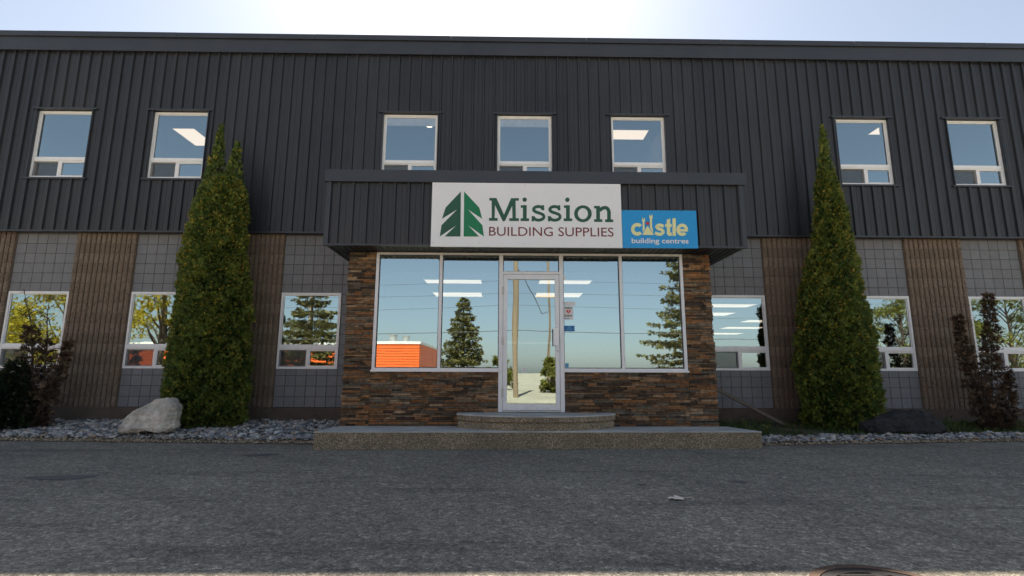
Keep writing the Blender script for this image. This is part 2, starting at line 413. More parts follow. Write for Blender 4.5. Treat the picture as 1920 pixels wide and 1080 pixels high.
def scatter_stones(name, n, region, smin, smax, mat, label, sub=1, flat=.6, seed=3, tint_pow=1.0):
    g = np.random.default_rng(seed); bv, bf = ico(sub); K = len(bv)
    Vs, Fs, Ts = [], [], []; o = 0
    variants = []
    for _ in range(12):
        q = bv * (1 + g.normal(0, .13, (K, 1))); variants.append(q)
    for _ in range(n):
        x, y = region(g)
        s_ = smin + (smax - smin) * g.random() ** 2
        sc = np.array([s_ * (.8 + .6 * g.random()), s_ * (.6 + .5 * g.random()), s_ * flat * (.6 + .6 * g.random())]) * .5
        v = variants[g.integers(12)] * sc
        a, b_ = g.random() * 2 * PI, g.normal(0, .35)
        Rz = np.array([[math.cos(a), -math.sin(a), 0], [math.sin(a), math.cos(a), 0], [0, 0, 1]])
        Rx = np.array([[1, 0, 0], [0, math.cos(b_), -math.sin(b_)], [0, math.sin(b_), math.cos(b_)]])
        v = v @ Rx.T @ Rz.T + np.array([x, y, bed_z(x, y) + sc[2] * .45 + g.random() * smax * .25])
        Vs.append(v); Fs.append(bf + o); Ts.append(np.full(len(bf), g.random() ** tint_pow)); o += K
    V = np.vstack(Vs); F = np.vstack(Fs); T = np.concatenate(Ts)
    me = bpy.data.meshes.new(name); me.from_pydata(V.tolist(), [], F.tolist()); me.update()
    a = me.attributes.new('tint', 'FLOAT', 'FACE'); a.data.foreach_set('value', T.astype(np.float32))
    ob = link(name, me, mat); tag(ob, label, 'gravel', kind='stuff'); return ob

def reg_left(g):
    x = -11.2 + g.random() * 8.1; e = edge_y(x); y = e + .16 + (-.03 - e - .16) * g.random() ** 1.15; return x, y
def reg_right(g):
    x = 3.4 + g.random() * 7.6; e = edge_y(x); y = e + .10 + .42 * g.random(); return x, y
def reg_fines(g):
    s_ = g.random() < .52; x = (-11.2 + g.random() * 8.0) if s_ else (3.5 + g.random() * 7.5); e = edge_y(x)
    return x, e - .05 + abs(g.normal(0, .13))
scatter_stones('river_stones', 7000, reg_left, .038, .105, MT['pebble'], 'grey and white river stones covering the bed left of the entrance', 1, .6, 3)
scatter_stones('river_stones', 1900, reg_right, .035, .10, MT['pebble'], 'narrow strip of grey river stones along the pavement right of the entrance', 1, .5, 4)
scatter_stones('pea_gravel', 5200, reg_fines, .012, .04, MT['fines'], 'beige pea gravel fringe spilling along the pavement edge', 0, .7, 5)

# ------------------------------------------------------------------ building
BLD = empty('commercial_building', (0, 0, 0), 'two storey commercial building with dark ribbed metal upper wall and stone clad glazed entrance', 'building')
B = 2.4384; HW = .60
XL, XR = -13.4, 13.4
LOWC = {0: -9.754, 1: -7.3152, 2: -4.31, 6: 4.326, 7: 7.3152, 8: 9.754}
UPC = {k: B * .9945 * (k - 4) for k in (0, 1, 3, 4, 5, 7, 8)}
ZUT, ZUB, ZLT, ZLB = 6.54, 5.052, 2.682, 1.161
ZC, ZR, ZF = 3.923, 8.315, .42
UH = .577

for a, b_ in ((XL, -3.0), (3.07, XR)):
    m = MB(); m.box(a, b_, -.10, .02, -.05, ZF); m.build('foundation', MT['found'], BLD)

def block_panel(x0, x1, wx0=None, wx1=None):
    """scored square blocks with real joints; window hole wx0..wx1"""
    c = .2032; j = .010; up, lo = MB(), MB()
    zs = []
    z = ZF
    while z < ZC + .05: zs.append(z); z += c
    nx = max(1, round((x1 - x0) / c)); cw = (x1 - x0) / nx
    for z in zs:
        for i in range(nx):
            a, b_ = x0 + i * cw + j / 2, x0 + (i + 1) * cw - j / 2
            z0, z1 = z + j / 2, min(z + c - j / 2, ZC + .04)
            pieces = [(z0, z1)]
            if wx0 is not None and b_ > wx0 and a < wx1:
                pieces = []
                if z0 < ZLB: pieces.append((z0, min(z1, ZLB)))
                if z1 > ZLT: pieces.append((max(z0, ZLT), z1))
            for p0, p1 in pieces:
                if p1 - p0 < .01: continue
                (up if wx0 is None or p0 > ZLB else lo).box(a, b_, 0.0 + random.uniform(-.0015, .0015), .03, p0, p1, random.random())
    y = .012
    for mm, za, zb in ((lo, ZF, ZLB), (up, ZF if wx0 is None else ZLT, ZC + .05)):
        if not mm.f: continue
        mo = MB(); mo.quad((x0, y, za), (x1, y, za), (x1, y, zb), (x0, y, zb))
        o = mm.build('block_panel', MT['block'], BLD); mo.build('mortar', MT['mortar'], o)

def pilaster(x0, x1):
    m = MB(); per = (x1 - x0) / max(1, round((x1 - x0) / .1016)); nr = round((x1 - x0) / per)
    yf, yb = -.055, -.02; course = .2032
    g = np.random.default_rng(int((x0 + 50) * 100))
    m.quad((x0, yb, ZF), (x1, yb, ZF), (x1, yb, ZC + .05), (x0, yb, ZC + .05), .1)
    m.quad((x0, .05, ZF), (x0, yb, ZF), (x0, yb, ZC + .05), (x0, .05, ZC + .05), .3); m.quad((x1, yb, ZF), (x1, .05, ZF), (x1, .05, ZC + .05), (x1, yb, ZC + .05), .3)
    z = ZF; row = 0
    while z < ZC + .03:
        z1 = min(z + course - .006, ZC + .05)
        for i in range(nr):
            tint = .5 + .45 * math.sin((i + (2 if row % 2 else 0)) // 4 * 12.9 + row * 78.2)
            xa, xb = x0 + i * per + .012, x0 + (i + 1) * per - .012
            nz = 5; nxs = 4
            grid = [[(xa + (xb - xa) * u / nxs, yf + (g.normal(0, .0055) if 0 < u < nxs else .012 + g.normal(0, .003)), z + (z1 - z) * w / nz) for u in range(nxs + 1)] for w in range(nz + 1)]
            for u in range(nxs + 1):
                for w in (0, nz):
                    p = grid[w][u]; grid[w][u] = (p[0], p[1] + .006, p[2])
            vs = [p for r_ in grid for p in r_]; fs = []
            for w in range(nz):
                for u in range(nxs):
                    a = w * (nxs + 1) + u; fs.append((a, a + 1, a + nxs + 2, a + nxs + 1))
            o = len(vs)
            for w in range(nz + 1): vs.append((xa, yb, grid[w][0][2])); vs.append((xb, yb, grid[w][0][2]))
            for w in range(nz):
                a = w * (nxs + 1); fs.append((o + 2 * w, a, a + nxs + 1, o + 2 * w + 2)); fs.append((a + nxs, o + 2 * w + 1, o + 2 * w + 3, a + 2 * nxs + 1))
            m.add(vs, fs, tint * .8 + .2 * g.random())
        z += course; row += 1
    m.build('block_pilaster', MT['split'], BLD)

for k, c in LOWC.items(): block_panel(c - HW - .01, c + HW + .01, c - HW, c + HW)
xs_p = [(XL, -10.364), (-9.144, -7.925), (-6.705, -4.92), (-3.70, -3.05), (3.12, 3.716), (4.936, 6.705), (7.925, 9.144), (10.364, XR)]
for a, b_ in xs_p:
    if b_ - a < .7: block_panel(a, b_)
    else: pilaster(a, b_)

def window(c, z0, z1, y, hw, glassmat, screen=True, blind=False):
    """white vinyl window: fixed light over a two-light slider"""
    f = MB(); w = .042; yb = y + .09
    f.frame(c - hw, c + hw, z0, z1, y, yb, w)
    zt = z0 + (z1 - z0) * .305; zm = z0 + (z1 - z0) * .245
    f.box(c - hw + w, c + hw - w, y + .004, yb - .01, zm, zt)
    f.box(c - hw + w, c + hw - w, y - .006, y + .004, zm + .022, zt - .03)
    f.box(c - .028, c + .028, y + .006, yb - .012, z0 + w, zm)
    f.frame(c - hw + w, c + hw - w, zt, z1 - w, y + .02, y + .05, .016)
    f.frame(c + .028, c + hw - w, z0 + w, zm, y + .012, y + .05, .022)
    f.frame(c - hw + w, c - .028, z0 + w, zm, y + .03, y + .06, .018)
    o = f.build('window', MT['white'], BLD)
    for xa, xb, za, zb, yy in ((c - hw + w, c + hw - w, zt, z1 - w, y + .03), (c - hw + w, c - .03, z0 + w, zm, y + .052), (c + .03, c + hw - w, z0 + w, zm, y + .03)):
        p = MB(); p.quad((xa, yy, za), (xb, yy, za), (xb, yy, zb), (xa, yy, zb)); p.build('window_pane', glassmat, o)
    p = MB(); p.quad((c - hw + w, y + .014, z0 + w), (c - .03, y + .014, z0 + w), (c - .03, y + .014, zm), (c - hw + w, y + .014, zm))
    p.build('insect_screen', MT['screen'], o)
    if blind:
        p = MB(); p.box(c - hw + w + .004, c + hw - w - .004, y + .047, y + .057, z1 - w - .16, z1 - w)
        p.box(c - hw + w + .004, c + hw - w - .004, y + .042, y + .062, z1 - w - .185, z1 - w - .16); p.build('roller_blind', MT['blind'], o)
    return o
for k, c in LOWC.items(): window(c, ZLB, ZLT, -.012, HW, MT['glass'])
for k, c in UPC.items(): window(c, ZUB, ZUT, -.075, UH, MT['up_glass'], blind=k in (3, 4))

def ribbed(m, x0, x1, z0, z1, yf, rib=.035, per=.2286, phase=0.0, holes=(), screws=()):
    """ribbed sheet facing -Y, holes = list of (xa,xb,za,zb)"""
    prof = []
    i = math.floor((x0 - phase) / per) - 1
    while True:
        b_ = phase + i * per
        if b_ > x1 + per: break
        prof += [(b_ - .026, yf), (b_ - .015, yf - rib), (b_ + .015, yf - rib), (b_ + .026, yf), (b_ + .108, yf), (b_ + .112, yf - .005), (b_ + .118, yf - .005), (b_ + .122, yf)]
        i += 1
    px = [p[0] for p in prof]; py = [p[1] for p in prof]
    cuts = sorted(set([x0, x1] + [v for hh in holes for v in hh[:2] if x0 < v < x1]))
    xs = sorted(set([x for x in px if x0 < x < x1] + cuts))
    fy = lambda x: float(np.interp(x, px, py))
    zc = sorted(set([z0, z1] + [v for hh in holes for v in hh[2:] if z0 < v < z1]))
    for a, b_ in zip(xs[:-1], xs[1:]):
        if b_ - a < 1e-6: continue
        mid = (a + b_) / 2
        for za, zb in zip(zc[:-1], zc[1:]):
            zm = (za + zb) / 2
            if any(hh[0] < mid < hh[1] and hh[2] < zm < hh[3] for hh in holes): continue
            m.quad((a, fy(a), za), (b_, fy(b_), za), (b_, fy(b_), zb), (a, fy(a), zb), (math.sin(math.floor((mid - phase) / .9144) * 12.9898) * 437.58) % 1.0)
    # fastener heads on the ribs
    i = math.ceil((x0 - phase) / per)
    while phase + i * per < x1:
        b_ = phase + i * per + .04
        for zz in screws:
            if not any(hh[0] - .03 < b_ < hh[1] + .03 and hh[2] - .02 < zz < hh[3] + .02 for hh in holes) and b_ < x1:
                m.box(b_ - .007, b_ + .007, yf - .006, yf + .001, zz - .007, zz + .007)
        i += 1

holes = [(c - UH - .012, c + UH + .012, ZUB - .012, ZUT + .012) for c in UPC.values()]
m = MB(); ribbed(m, XL, XR, ZC, 7.915, -.115, .035, .2286, .03, holes, (4.02, 5.02, 6.66, 7.78))
m.build('metal_cladding', MT['clad'], BLD)
# backing wall of the upper storey, with the same window holes
m = MB(); prev = XL
for c in UPC.values():
    m.box(prev, c - UH, .0, .14, ZC + .05, ZR - .1); m.box(c - UH, c + UH, .0, .14, ZC + .05, ZUB); m.box(c - UH, c + UH, .0, .14, ZUT, ZR - .1); prev = c + UH
m.box(prev, XR, .0, .14, ZC + .05, ZR - .1); m.build('upper_wall', MT['wall_in'], BLD)
# window trims: jambs, head flashing with ears, sill flashing
def part_boxes(name, mat, boxes, parent=None):
    for q in boxes:
        m = MB(); m.box(*q); m.build(name, mat, BLD if parent is None else parent)
for k, c in UPC.items():
    e = .012
    part_boxes('window_jamb', MT['trim'], [(c - UH - e - .004, c - UH, -.150, -.001, ZUB - e, ZUT + e), (c + UH, c + UH + e + .004, -.150, -.001, ZUB - e, ZUT + e)])
    m = MB(); m.box(c - UH - .10, c + UH + .10, -.160, -.112, ZUT + e, ZUT + e + .035); m.box(c - UH - e, c + UH + e, -.112, -.001, ZUT + e, ZUT + e + .01); m.build('head_flashing', MT['trim'], BLD)
    m = MB(); m.box(c - UH - .07, c + UH + .07, -.162, -.112, ZUB - e - .035, ZUB - e); m.box(c - UH - e, c + UH + e, -.112, -.001, ZUB - e - .012, ZUB - e); m.build('sill_flashing', MT['trim'], BLD)
m = MB(); m.box(XL, XR, -.165, -.0, ZC - .035, ZC - .002); m.build('base_flashing', MT['trim'], BLD)
# parapet: fascia band, cap and joints
m = MB(); m.box(XL, XR, -.185, -.02, 7.91, 8.20); m.box(XL, XR, -.20, -.185, 7.885, 7.93)
m.build('parapet_fascia', MT['trim'], BLD)
m = MB(); x = XL; i = 0
while x < XR:
    m.box(x + .003, min(x + 2.95, XR) - .003, -.225, .30, 8.202 + .001 * (i % 2), ZR + .002 * (i % 2)); x += 2.95; i += 1
m.build('parapet_cap', MT['trim'], BLD)
m = MB(); m.box(XL, XR, .14, 17, 7.9, 8.1); m.build('roof', MT['roof'], BLD)
part_boxes('outer_wall', MT['clad'], [(XL - .02, XL, -.02, 17, 0, ZR - .06), (XR, XR + .02, -.02, 17, 0, ZR - .06), (XL, XR, 17, 17.1, 0, ZR - .06)])
# interiors
part_boxes('ceiling', MT['ceil_in'], [(XL, XR, .14, 17, 3.02, 3.9), (XL, XR, .14, 9.0, 6.92, 7.9), (-2.9, 2.95, -1.60, .10, 3.235, 3.30)])
part_boxes('interior_floor', MT['floor_in'], [(XL, XR, .14, 17, .3, .47), (-2.9, 2.95, -1.60, .14, .3, .47), (XL, XR, .14, 9, 3.9, 4.1)])
IW = [(XL, XR, 16.8, 16.98, .47, 3.02), (XL, XR, 9.0, 9.1, 4.1, 7.9)]
for a, b_ in ((-6.2, -6.1), (-1.2, -1.1), (3.3, 3.4), (6.4, 6.5)): IW.append((a, b_, .15, 9, 4.1, 6.91))
IW += [(-3.6, -3.5, .15, 12, .48, 3.01), (3.3, 3.4, .15, 2.6, .48, 3.01), (-2.95, -2.9, -1.60, .02, .47, 3.23), (2.95, 3.0, -1.60, .02, .47, 3.23)]
# inner face of the outer wall between and around the lower windows
pv = XL
for k, c in LOWC.items():
    if c > 0 and pv < 0: IW += [(pv, -2.9, .06, .13, .42, ZC), (2.95, c - HW, .06, .13, .42, ZC), (-2.9, 2.95, .06, .13, 3.24, ZC)]
    else: IW.append((pv, c - HW, .06, .13, .42, ZC))
    IW += [(c - HW, c + HW, .06, .13, .42, ZLB), (c - HW, c + HW, .06, .13, ZLT, ZC)]; pv = c + HW
IW.append((pv, XR, .06, .13, .42, ZC))
part_boxes('interior_wall', MT['wall_in'], IW)

# ------------------------------------------------------------------ canopy
CF = -2.16; CX0, CX1, CZ0, CZ1 = -3.325, 3.545, 3.125, 4.20
can = MB()
ribbed(can, CX0 + .05, CX1 - .05, CZ0 + .03, CZ1, CF, .035, .2286, .06, (), (3.2, 4.1))
o = can.build('canopy', MT['clad'], BLD)
for xx, s_ in ((CX0, -1), (CX1, 1)):
    m = MB(); t2 = MB(); ribbed(t2, 2.16 * 0 + .12, 2.15, CZ0 + .03, CZ1, 0, .03, .2286, .08)
    for i in range(0, len(t2.v), 4):
        q = [(xx + s_ * (-p[1]) - s_ * .03, -p[0], p[2]) for p in t2.v[i:i + 4]]
        m.quad(*q)
    m.build('canopy_side', MT['clad'], o)
m = MB()
m.box(CX0 - .02, CX0 + .055, CF - .045, CF + .04, CZ0, CZ1); m.box(CX1 - .055, CX1 + .02, CF - .045, CF + .04, CZ0, CZ1)
m.box(CX0 + .055, CX1 - .055, CF - .045, CF + .02, CZ0, CZ0 + .03)
m.build('corner_trim', MT['trim'], o)
m = MB(); m.box(CX0 - .05, CX1 + .05, CF - .075, -.12, CZ1, 4.405); m.build('canopy_cap', MT['trim'], o)
m = MB(); m.box(CX0, CX1, CF - .03, -.02, CZ0 + .012, CZ0 + .03)
x = CX0 + .02
while x < CX1 - .05: m.box(x, x + .05, CF + .02, -.04, CZ0 + .001, CZ0 + .012); x += .1
m.build('soffit', MT['soffit'], o)

# ------------------------------------------------------------------ stone veneer entrance
SV = -1.735
def course_fill(m, u0, u1, z0, z1, place, seed, ov0=0.0, ov1=0.0):
    g = random.Random(seed); z = z0
    while z < z1 - .004:
        hgt = g.choice((.022, .027, .032, .037, .044)); zb = min(z + hgt, z1)
        if z1 - zb < .015: zb = z1
        u = u0 - g.random() * ov0
        end = u1 + g.random() * ov1
        while u < end - .003:
            L = g.uniform(.07, .36); ub = min(u + L, end)
            if end - ub < .04: ub = end
            d = g.uniform(.0, .03) ; tilt = g.uniform(-.005, .005)
            t = g.random()
            t = min(1, max(0, t * .95 + .02))
            place(m, u + .0012, ub - .0012, z + .001, zb - .001, d, tilt, t, g)
            u = ub
        z = zb
def front(m, u0, u1, z0, z1, d, tilt, t, g):
    y = SV - .012 - d
    jit = lambda: g.uniform(-.003, .003)
    n = max(2, int((u1 - u0) / .06)); vs = []
    for i in range(n + 1):
        x = u0 + (u1 - u0) * i / n
        vs += [(x, y + tilt * (i / n - .5) * 2 + jit(), z0 + abs(jit()) * .4), (x, y + tilt * (i / n - .5) * 2 + jit(), z1 - abs(jit()) * .4)]
    k = len(vs)
    for i in range(n + 1):
        x = u0 + (u1 - u0) * i / n; vs += [(x, SV + .03, z0), (x, SV + .03, z1)]
    fs = []
    for i in range(n):
        a = 2 * i; fs += [(a, a + 2, a + 3, a + 1), (a + 1, a + 3, k + a + 3, k + a + 1), (a + 2, a, k + a, k + a + 2)]
    fs += [(0, 1, k + 1, k), (2 * n + 1, 2 * n, k + 2 * n, k + 2 * n + 1)]
    m.add(vs, fs, t)
GX0, GX1, GZ0, GZ1 = -2.585, 2.64, 1.125, 3.118
def side(xx, s_):
    def f(m, u0, u1, z0, z1, d, tilt, t, g):
        xa = xx + s_ * (.005 + d * .8); xb = xx - s_ * .04
        m.box(min(xa, xb), max(xa, xb), u0, u1, z0, z1, t)
    return f
for args in ((-3.03, GX0 - .005, .25, 3.115, front, 1, .03, 0), (GX1 + .005, 3.09, .25, 3.115, front, 2, 0, .03),
             (GX0 - .005, -.505, .25, GZ0 - .01, front, 3), (.595, GX1 + .005, .25, GZ0 - .01, front, 4),
             (SV + .035, -.07, .02, 3.115, side(-3.03, -1), 5), (SV + .035, -.07, .02, 3.115, side(3.09, 1), 6)):
    m = MB(); course_fill(m, *args); m.build('stone_veneer', MT['stone'], BLD)
part_boxes('veneer_backing', MT['mortar'], [(-3.02, GX0, SV + .03, -1.6, .0, 3.12), (GX1, 3.08, SV + .03, -1.6, .0, 3.12), (GX0, -.505, SV + .03, -1.6, 0, GZ0 - .01), (.595, GX1, SV + .03, -1.6, 0, GZ0 - .01),
             (-3.02, -2.96, -1.6, -.0, .0, 3.12), (3.01, 3.08, -1.6, -.0, .0, 3.12), (-.505, .595, SV + .02, -1.6, 0, .468)])

# storefront glazing
m = MB(); y0, y1 = SV - .02, SV + .09; fw = .05
m.box(GX0, GX0 + fw, y0, y1, GZ0, GZ1); m.box(GX1 - fw, GX1, y0, y1, GZ0, GZ1)
m.box(GX0 + fw, GX1 - fw, y0, y1, GZ1 - .035, GZ1)
MX = (-1.485, -.462, .565, 1.572)
m.box(GX0 + fw, -.50, y0, y1, GZ0, GZ0 + fw); m.box(.59, GX1 - fw, y0, y1, GZ0, GZ0 + fw)
m.box(GX0 - .01, -.5, y0 - .025, y0, GZ0 - .012, GZ0 + .018); m.box(.59, GX1 + .01, y0 - .025, y0, GZ0 - .012, GZ0 + .018)
for x in (MX[0], MX[3]): m.box(x - .025, x + .025, y0, y1, GZ0 + fw, GZ1 - .035)
m.box(-.50, -.432, y0 - .004, y1, .47, GZ1 - .035); m.box(.522, .59, y0 - .004, y1, .47, GZ1 - .035)
m.box(-.432, .522, y0, y1, 2.755, 2.80)
SF = m.build('storefront_frame', MT['alu'], BLD)
m = MB(); yi = y0 + .008
for xa, xb, za, zb in ((GX0 + fw, MX[0] - .025, GZ0 + fw, GZ1 - .035), (MX[0] + .025, -.50, GZ0 + fw, GZ1 - .035), (.59, MX[3] - .025, GZ0 + fw, GZ1 - .035), (MX[3] + .025, GX1 - fw, GZ0 + fw, GZ1 - .035), (-.432, .522, 2.80, GZ1 - .035)):
    g_ = .012
    m.frame(xa, xb, za, zb, SV + .018, SV + .03, g_)
    p = MB(); yy = SV + .024; p.quad((xa, yy, za), (xb, yy, za), (xb, yy, zb), (xa, yy, zb)); p.build('glass_pane', MT['store_glass'], SF)
m.build('gasket', MT['black'], SF)
# door
m = MB(); dx0, dx1, dz0, dz1 = -.427, .517, .50, 2.75; yd0, yd1 = SV - .012, SV + .035
m.box(dx0, dx0 + .07, yd0, yd1, dz0, dz1); m.box(dx1 - .07, dx1, yd0, yd1, dz0, dz1)
m.box(dx0 + .07, dx1 - .07, yd0, yd1, dz1 - .08, dz1); m.box(dx0 + .07, dx1 - .07, yd0, yd1, dz0, dz0 + .095)
DOOR = m.build('entrance_door', MT['alu'], BLD)
p = MB(); yy = SV + .012; p.quad((dx0 + .07, yy, dz0 + .095), (dx1 - .07, yy, dz0 + .095), (dx1 - .07, yy, dz1 - .08), (dx0 + .07, yy, dz1 - .08)); p.build('door_glass', MT['door_glass'], DOOR)
m = MB(); m.box(dx0 + .07, dx1 - .07, SV + .045, SV + .085, 1.575, 1.615); m.build('push_bar', MT['white'], DOOR)
m = MB(); m.box(.405, .495, SV - .085, SV - .07, 1.545, 1.83); m.box(.46, .485, SV - .07, yd0, 1.57, 1.60); m.box(.46, .485, SV - .07, yd0, 1.775, 1.805); m.build('handle', MT['white'], DOOR)
m = MB(); m.tube([(.483, SV - .022, 1.46), (.483, yd0, 1.46)], .018, 16); m.build('lock_cylinder', MT['galv'], DOOR)
for zz in (2.47, 1.62, .78):
    m = MB(); m.tube([(-.432, SV - .032, zz - .07), (-.432, SV - .032, zz - .01)], .011, 10); m.tube([(-.432, SV - .032, zz + .0), (-.432, SV - .032, zz + .07)], .011, 10); m.box(-.45, -.414, SV - .027, SV - .012 - .012, zz - .07, zz + .07); m.build('hinge', MT['galv'], DOOR)
m = MB()
for i in range(6): m.box(-.37 + i * .165, -.355 + i * .165, SV - .016, yd0, .525, .54)
m.box(.02, .06, SV - .016, yd0, .565, .572); m.build('rivet_strip', MT['galv'], DOOR)
m = MB(); m.box(-.432, .522, SV - .03, SV + .09, .472, .495); m.build('threshold', MT['galv'], BLD)

# ------------------------------------------------------------------ entrance slab and step
m = MB(); a = MB()
top = [(-3.16, -2.58), (3.44, -2.46), (3.22, -1.775), (-3.05, -1.775)]
m.prismz(top, .235, .25)
a.prismz([(x * .999, y + .006) if y < -2 else (x * .999, y) for x, y in top], -.05, .235)
SL = empty('concrete_landing', (0, -2.2, 0), 'long low concrete landing slab with exposed aggregate edge in front of the entrance', 'landing')
adopt(SL, m.build('landing_top', MT['conc']), a.build('aggregate_edge', MT['agg']))
def stepshape(x0, x1, ys, yc, n=28):
    pts = [(x0, -1.775)]
    for i in range(n + 1):
        u = i / n; s_ = 2 * u - 1
        pts.append((x0 + (x1 - x0) * u, yc + (ys - yc) * (abs(s_) ** 2.6)))
    pts.append((x1, -1.775)); return pts[::-1][::-1]
ST = empty('concrete_step', (.1, -2.1, .25), 'bow fronted concrete step with bulging nosing below the glass door', 'step')
m = MB(); m.prismz(stepshape(-1.15, 1.36, -2.0, -2.47), .445, .465)
b_ = MB(); b_.prismz(stepshape(-1.145, 1.355, -1.995, -2.465), .375, .445); b_.prismz(stepshape(-1.115, 1.325, -1.975, -2.435), .350, .375); b_.prismz(stepshape(-1.13, 1.34, -1.985, -2.45), .25, .350)
adopt(ST, m.build('step_top', MT['conc']), b_.build('step_riser', MT['agg']))

# ------------------------------------------------------------------ signs
def text_mesh(name, body, x0, x1, zbase, capz, y, mat, parent, bold=0.0, thick=.004, capfrac=.0):
    cu = bpy.data.curves.new(name, 'FONT'); cu.body = body; cu.size = 1; cu.offset = bold; cu.extrude = .5; cu.resolution_u = 4
    t = bpy.data.objects.new(name, cu); COL.objects.link(t)
    dg = bpy.context.evaluated_depsgraph_get(); me = bpy.data.meshes.new_from_object(t.evaluated_get(dg))
    bpy.data.objects.remove(t); bpy.data.curves.remove(cu)
    n = len(me.vertices); co = np.empty(n * 3, np.float32); me.vertices.foreach_get('co', co); co = co.reshape(-1, 3)
    mn, mx = co[:, :2].min(0), co[:, :2].max(0)
    px = x0 + (co[:, 0] - mn[0]) / (mx[0] - mn[0]) * (x1 - x0)
    zmin = mn[1] if capfrac == 0 else capfrac
    pz = zbase + (co[:, 1] - zmin) / (mx[1] - zmin) * (capz - zbase)
    py = y - (co[:, 2] + .5) * thick
    me.vertices.foreach_set('co', np.stack([px, py, pz], 1).astype(np.float32).ravel()); me.update()
    a = me.attributes.new('tint', 'FLOAT', 'FACE')
    me.materials.clear()
    return link(name, me, mat, parent)

SX0, SX1, SZ0, SZ1 = -1.604, 1.505, 3.105, 4.192
SY = -2.232
def sm(px, py):      # photo-crop coordinates of the white board -> board coordinates
    v = (py - 47 - 7 * (px - 42) / 1300) / 439.0
    u = (px - (42 - 12 * v)) / (1298 + 27 * v)
    return SX0 + u * (SX1 - SX0), SZ1 - v * (SZ1 - SZ0)
SIGN = empty('store_sign', (0, SY, SZ0), 'white sign board with split green pine emblem and green slab lettering above the door', 'sign')
m = MB(); m.box(SX0, SX1, SY, SY + .032, SZ0, SZ1)
parts = [m.build('sign_board', MT['signwhite'])]
m = MB()
for px, py in ((58, 60), (680, 63), (1245, 78), (42, 462), (368, 462), (670, 466), (1075, 470), (1265, 475)):
    x, z = sm(px, py); m.tube([(x, SY - .004, z), (x, SY, z)], .008, 8)
parts.append(m.build('screw_heads', MT['galv']))
m = MB(); m.extrude([sm(*p) for p in [(237, 110), (132, 222), (108, 298), (212, 234), (105, 342), (93, 418), (207, 342), (127, 418), (235, 418)]], SY - .003, SY + .001); e1 = m.build('emblem_half', MT['greendark'])
m = MB(); m.extrude([sm(*p) for p in [(260, 110), (257, 418), (363, 418), (288, 342), (397, 418), (386, 342), (287, 234), (384, 297), (365, 222)]], SY - .003, SY + .001); e2 = m.build('emblem_half', MT['greenlight'])
e1['label'] = 'dark green left half of the pine emblem'; e2['label'] = 'bright green right half of the pine emblem'
parts += [e1, e2]

class Glyph:
    """flat strokes laid on a board; each piece a hair proud of the last"""
    def __init__(s, m, mp, y): s.m = m; s.mp = mp; s.y = y; s.k = 0
    def poly(s, pts):
        s.k += 1; y = s.y - .003 - .00012 * (s.k % 20)
        s.m.extrude([s.mp(*p) for p in pts], y, s.y + .001)
    def bar(s, x0, y0, x1, y1): s.poly([(x0, y0), (x1, y0), (x1, y1), (x0, y1)])
    def stroke(s, path, w):
        P = [Vector(p) for p in path]; L = []; Rr = []
        for i, p in enumerate(P):
            d = (P[min(i + 1, len(P) - 1)] - P[max(i - 1, 0)]).normalized(); nn = Vector((-d.y, d.x))
            ww = w[i] if isinstance(w, (list, tuple)) else w
            L.append(p + nn * ww / 2); Rr.append(p - nn * ww / 2)
        s.k += 1; y = s.y - .003 - .00012 * (s.k % 20)
        for i in range(len(P) - 1):
            s.m.extrude([s.mp(*q) for q in (L[i], L[i + 1], Rr[i + 1], Rr[i])], y, s.y + .001)
    def ring(s, cx, cy, rx, ry, w, a0=0, a1=360, n=32, wy=None):
        wy = w if wy is None else wy
        s.k += 1; y = s.y - .003 - .00012 * (s.k % 20)
        for i in range(n):
            q = []
            for a, o_ in ((i, 0), (i + 1, 0), (i + 1, 1), (i, 1)):
                t = R(a0 + (a1 - a0) * a / n); q.append((cx + (rx - o_ * w) * math.cos(t), cy - (ry - o_ * wy) * math.sin(t)))
            s.m.extrude([s.mp(*p) for p in q], y, s.y + .001)
    def disc(s, cx, cy, r): s.poly([(cx + r * math.cos(2 * PI * i / 20), cy - r * math.sin(2 * PI * i / 20)) for i in range(20)])

def smooth(pts, n=8):
    P = [Vector(p) for p in pts]; out = []
    for i in range(len(P) - 1):
        p0, p1, p2, p3 = P[max(i - 1, 0)], P[i], P[i + 1], P[min(i + 2, len(P) - 1)]
        for k in range(n):
            t = k / n
            out.append(.5 * ((2 * p1) + (p2 - p0) * t + (2 * p0 - 5 * p1 + 4 * p2 - p3) * t * t + (3 * p1 - p0 - 3 * p2 + p3) * t ** 3))
    out.append(P[-1]); return [(q.x, q.y) for q in out]

m = MB(); g = Glyph(m, sm, SY)
# M
g.poly([(449, 172), (473, 172), (470, 293), (450, 293)]); g.poly([(590, 172), (614, 172), (616, 293), (593, 293)])
g.poly([(449, 154), (482, 154), (541, 283), (526, 314)]); g.poly([(583, 155), (616, 155), (540, 314), (526, 314), (526, 290)])
g.bar(433, 154, 482, 172); g.bar(583, 155, 637, 172); g.bar(431, 292, 491, 311); g.bar(571, 293, 637, 312)
def gi(x, dot):
    g.disc(dot, 165, 15); g.bar(x, 203, x + 26, 294); g.bar(x - 15, 204, x + 1, 221); g.bar(x - 16, 294, x + 42, 312)
gi(665, 677)
def gs(x0):
    w = 87.0
    pts = smooth([(x0 + 78, 234), (x0 + 68, 218), (x0 + 44, 212), (x0 + 20, 219), (x0 + 12, 235), (x0 + 26, 249), (x0 + 50, 257), (x0 + 74, 267), (x0 + 83, 283), (x0 + 74, 298), (x0 + 48, 306), (x0 + 22, 300), (x0 + 9, 284)], 6)
    g.stroke(pts, 20); g.bar(x0 + 68, 203, x0 + 84, 238); g.bar(x0 - 1, 278, x0 + 14, 314)
gs(727); gs(839)
gi(963, 972)
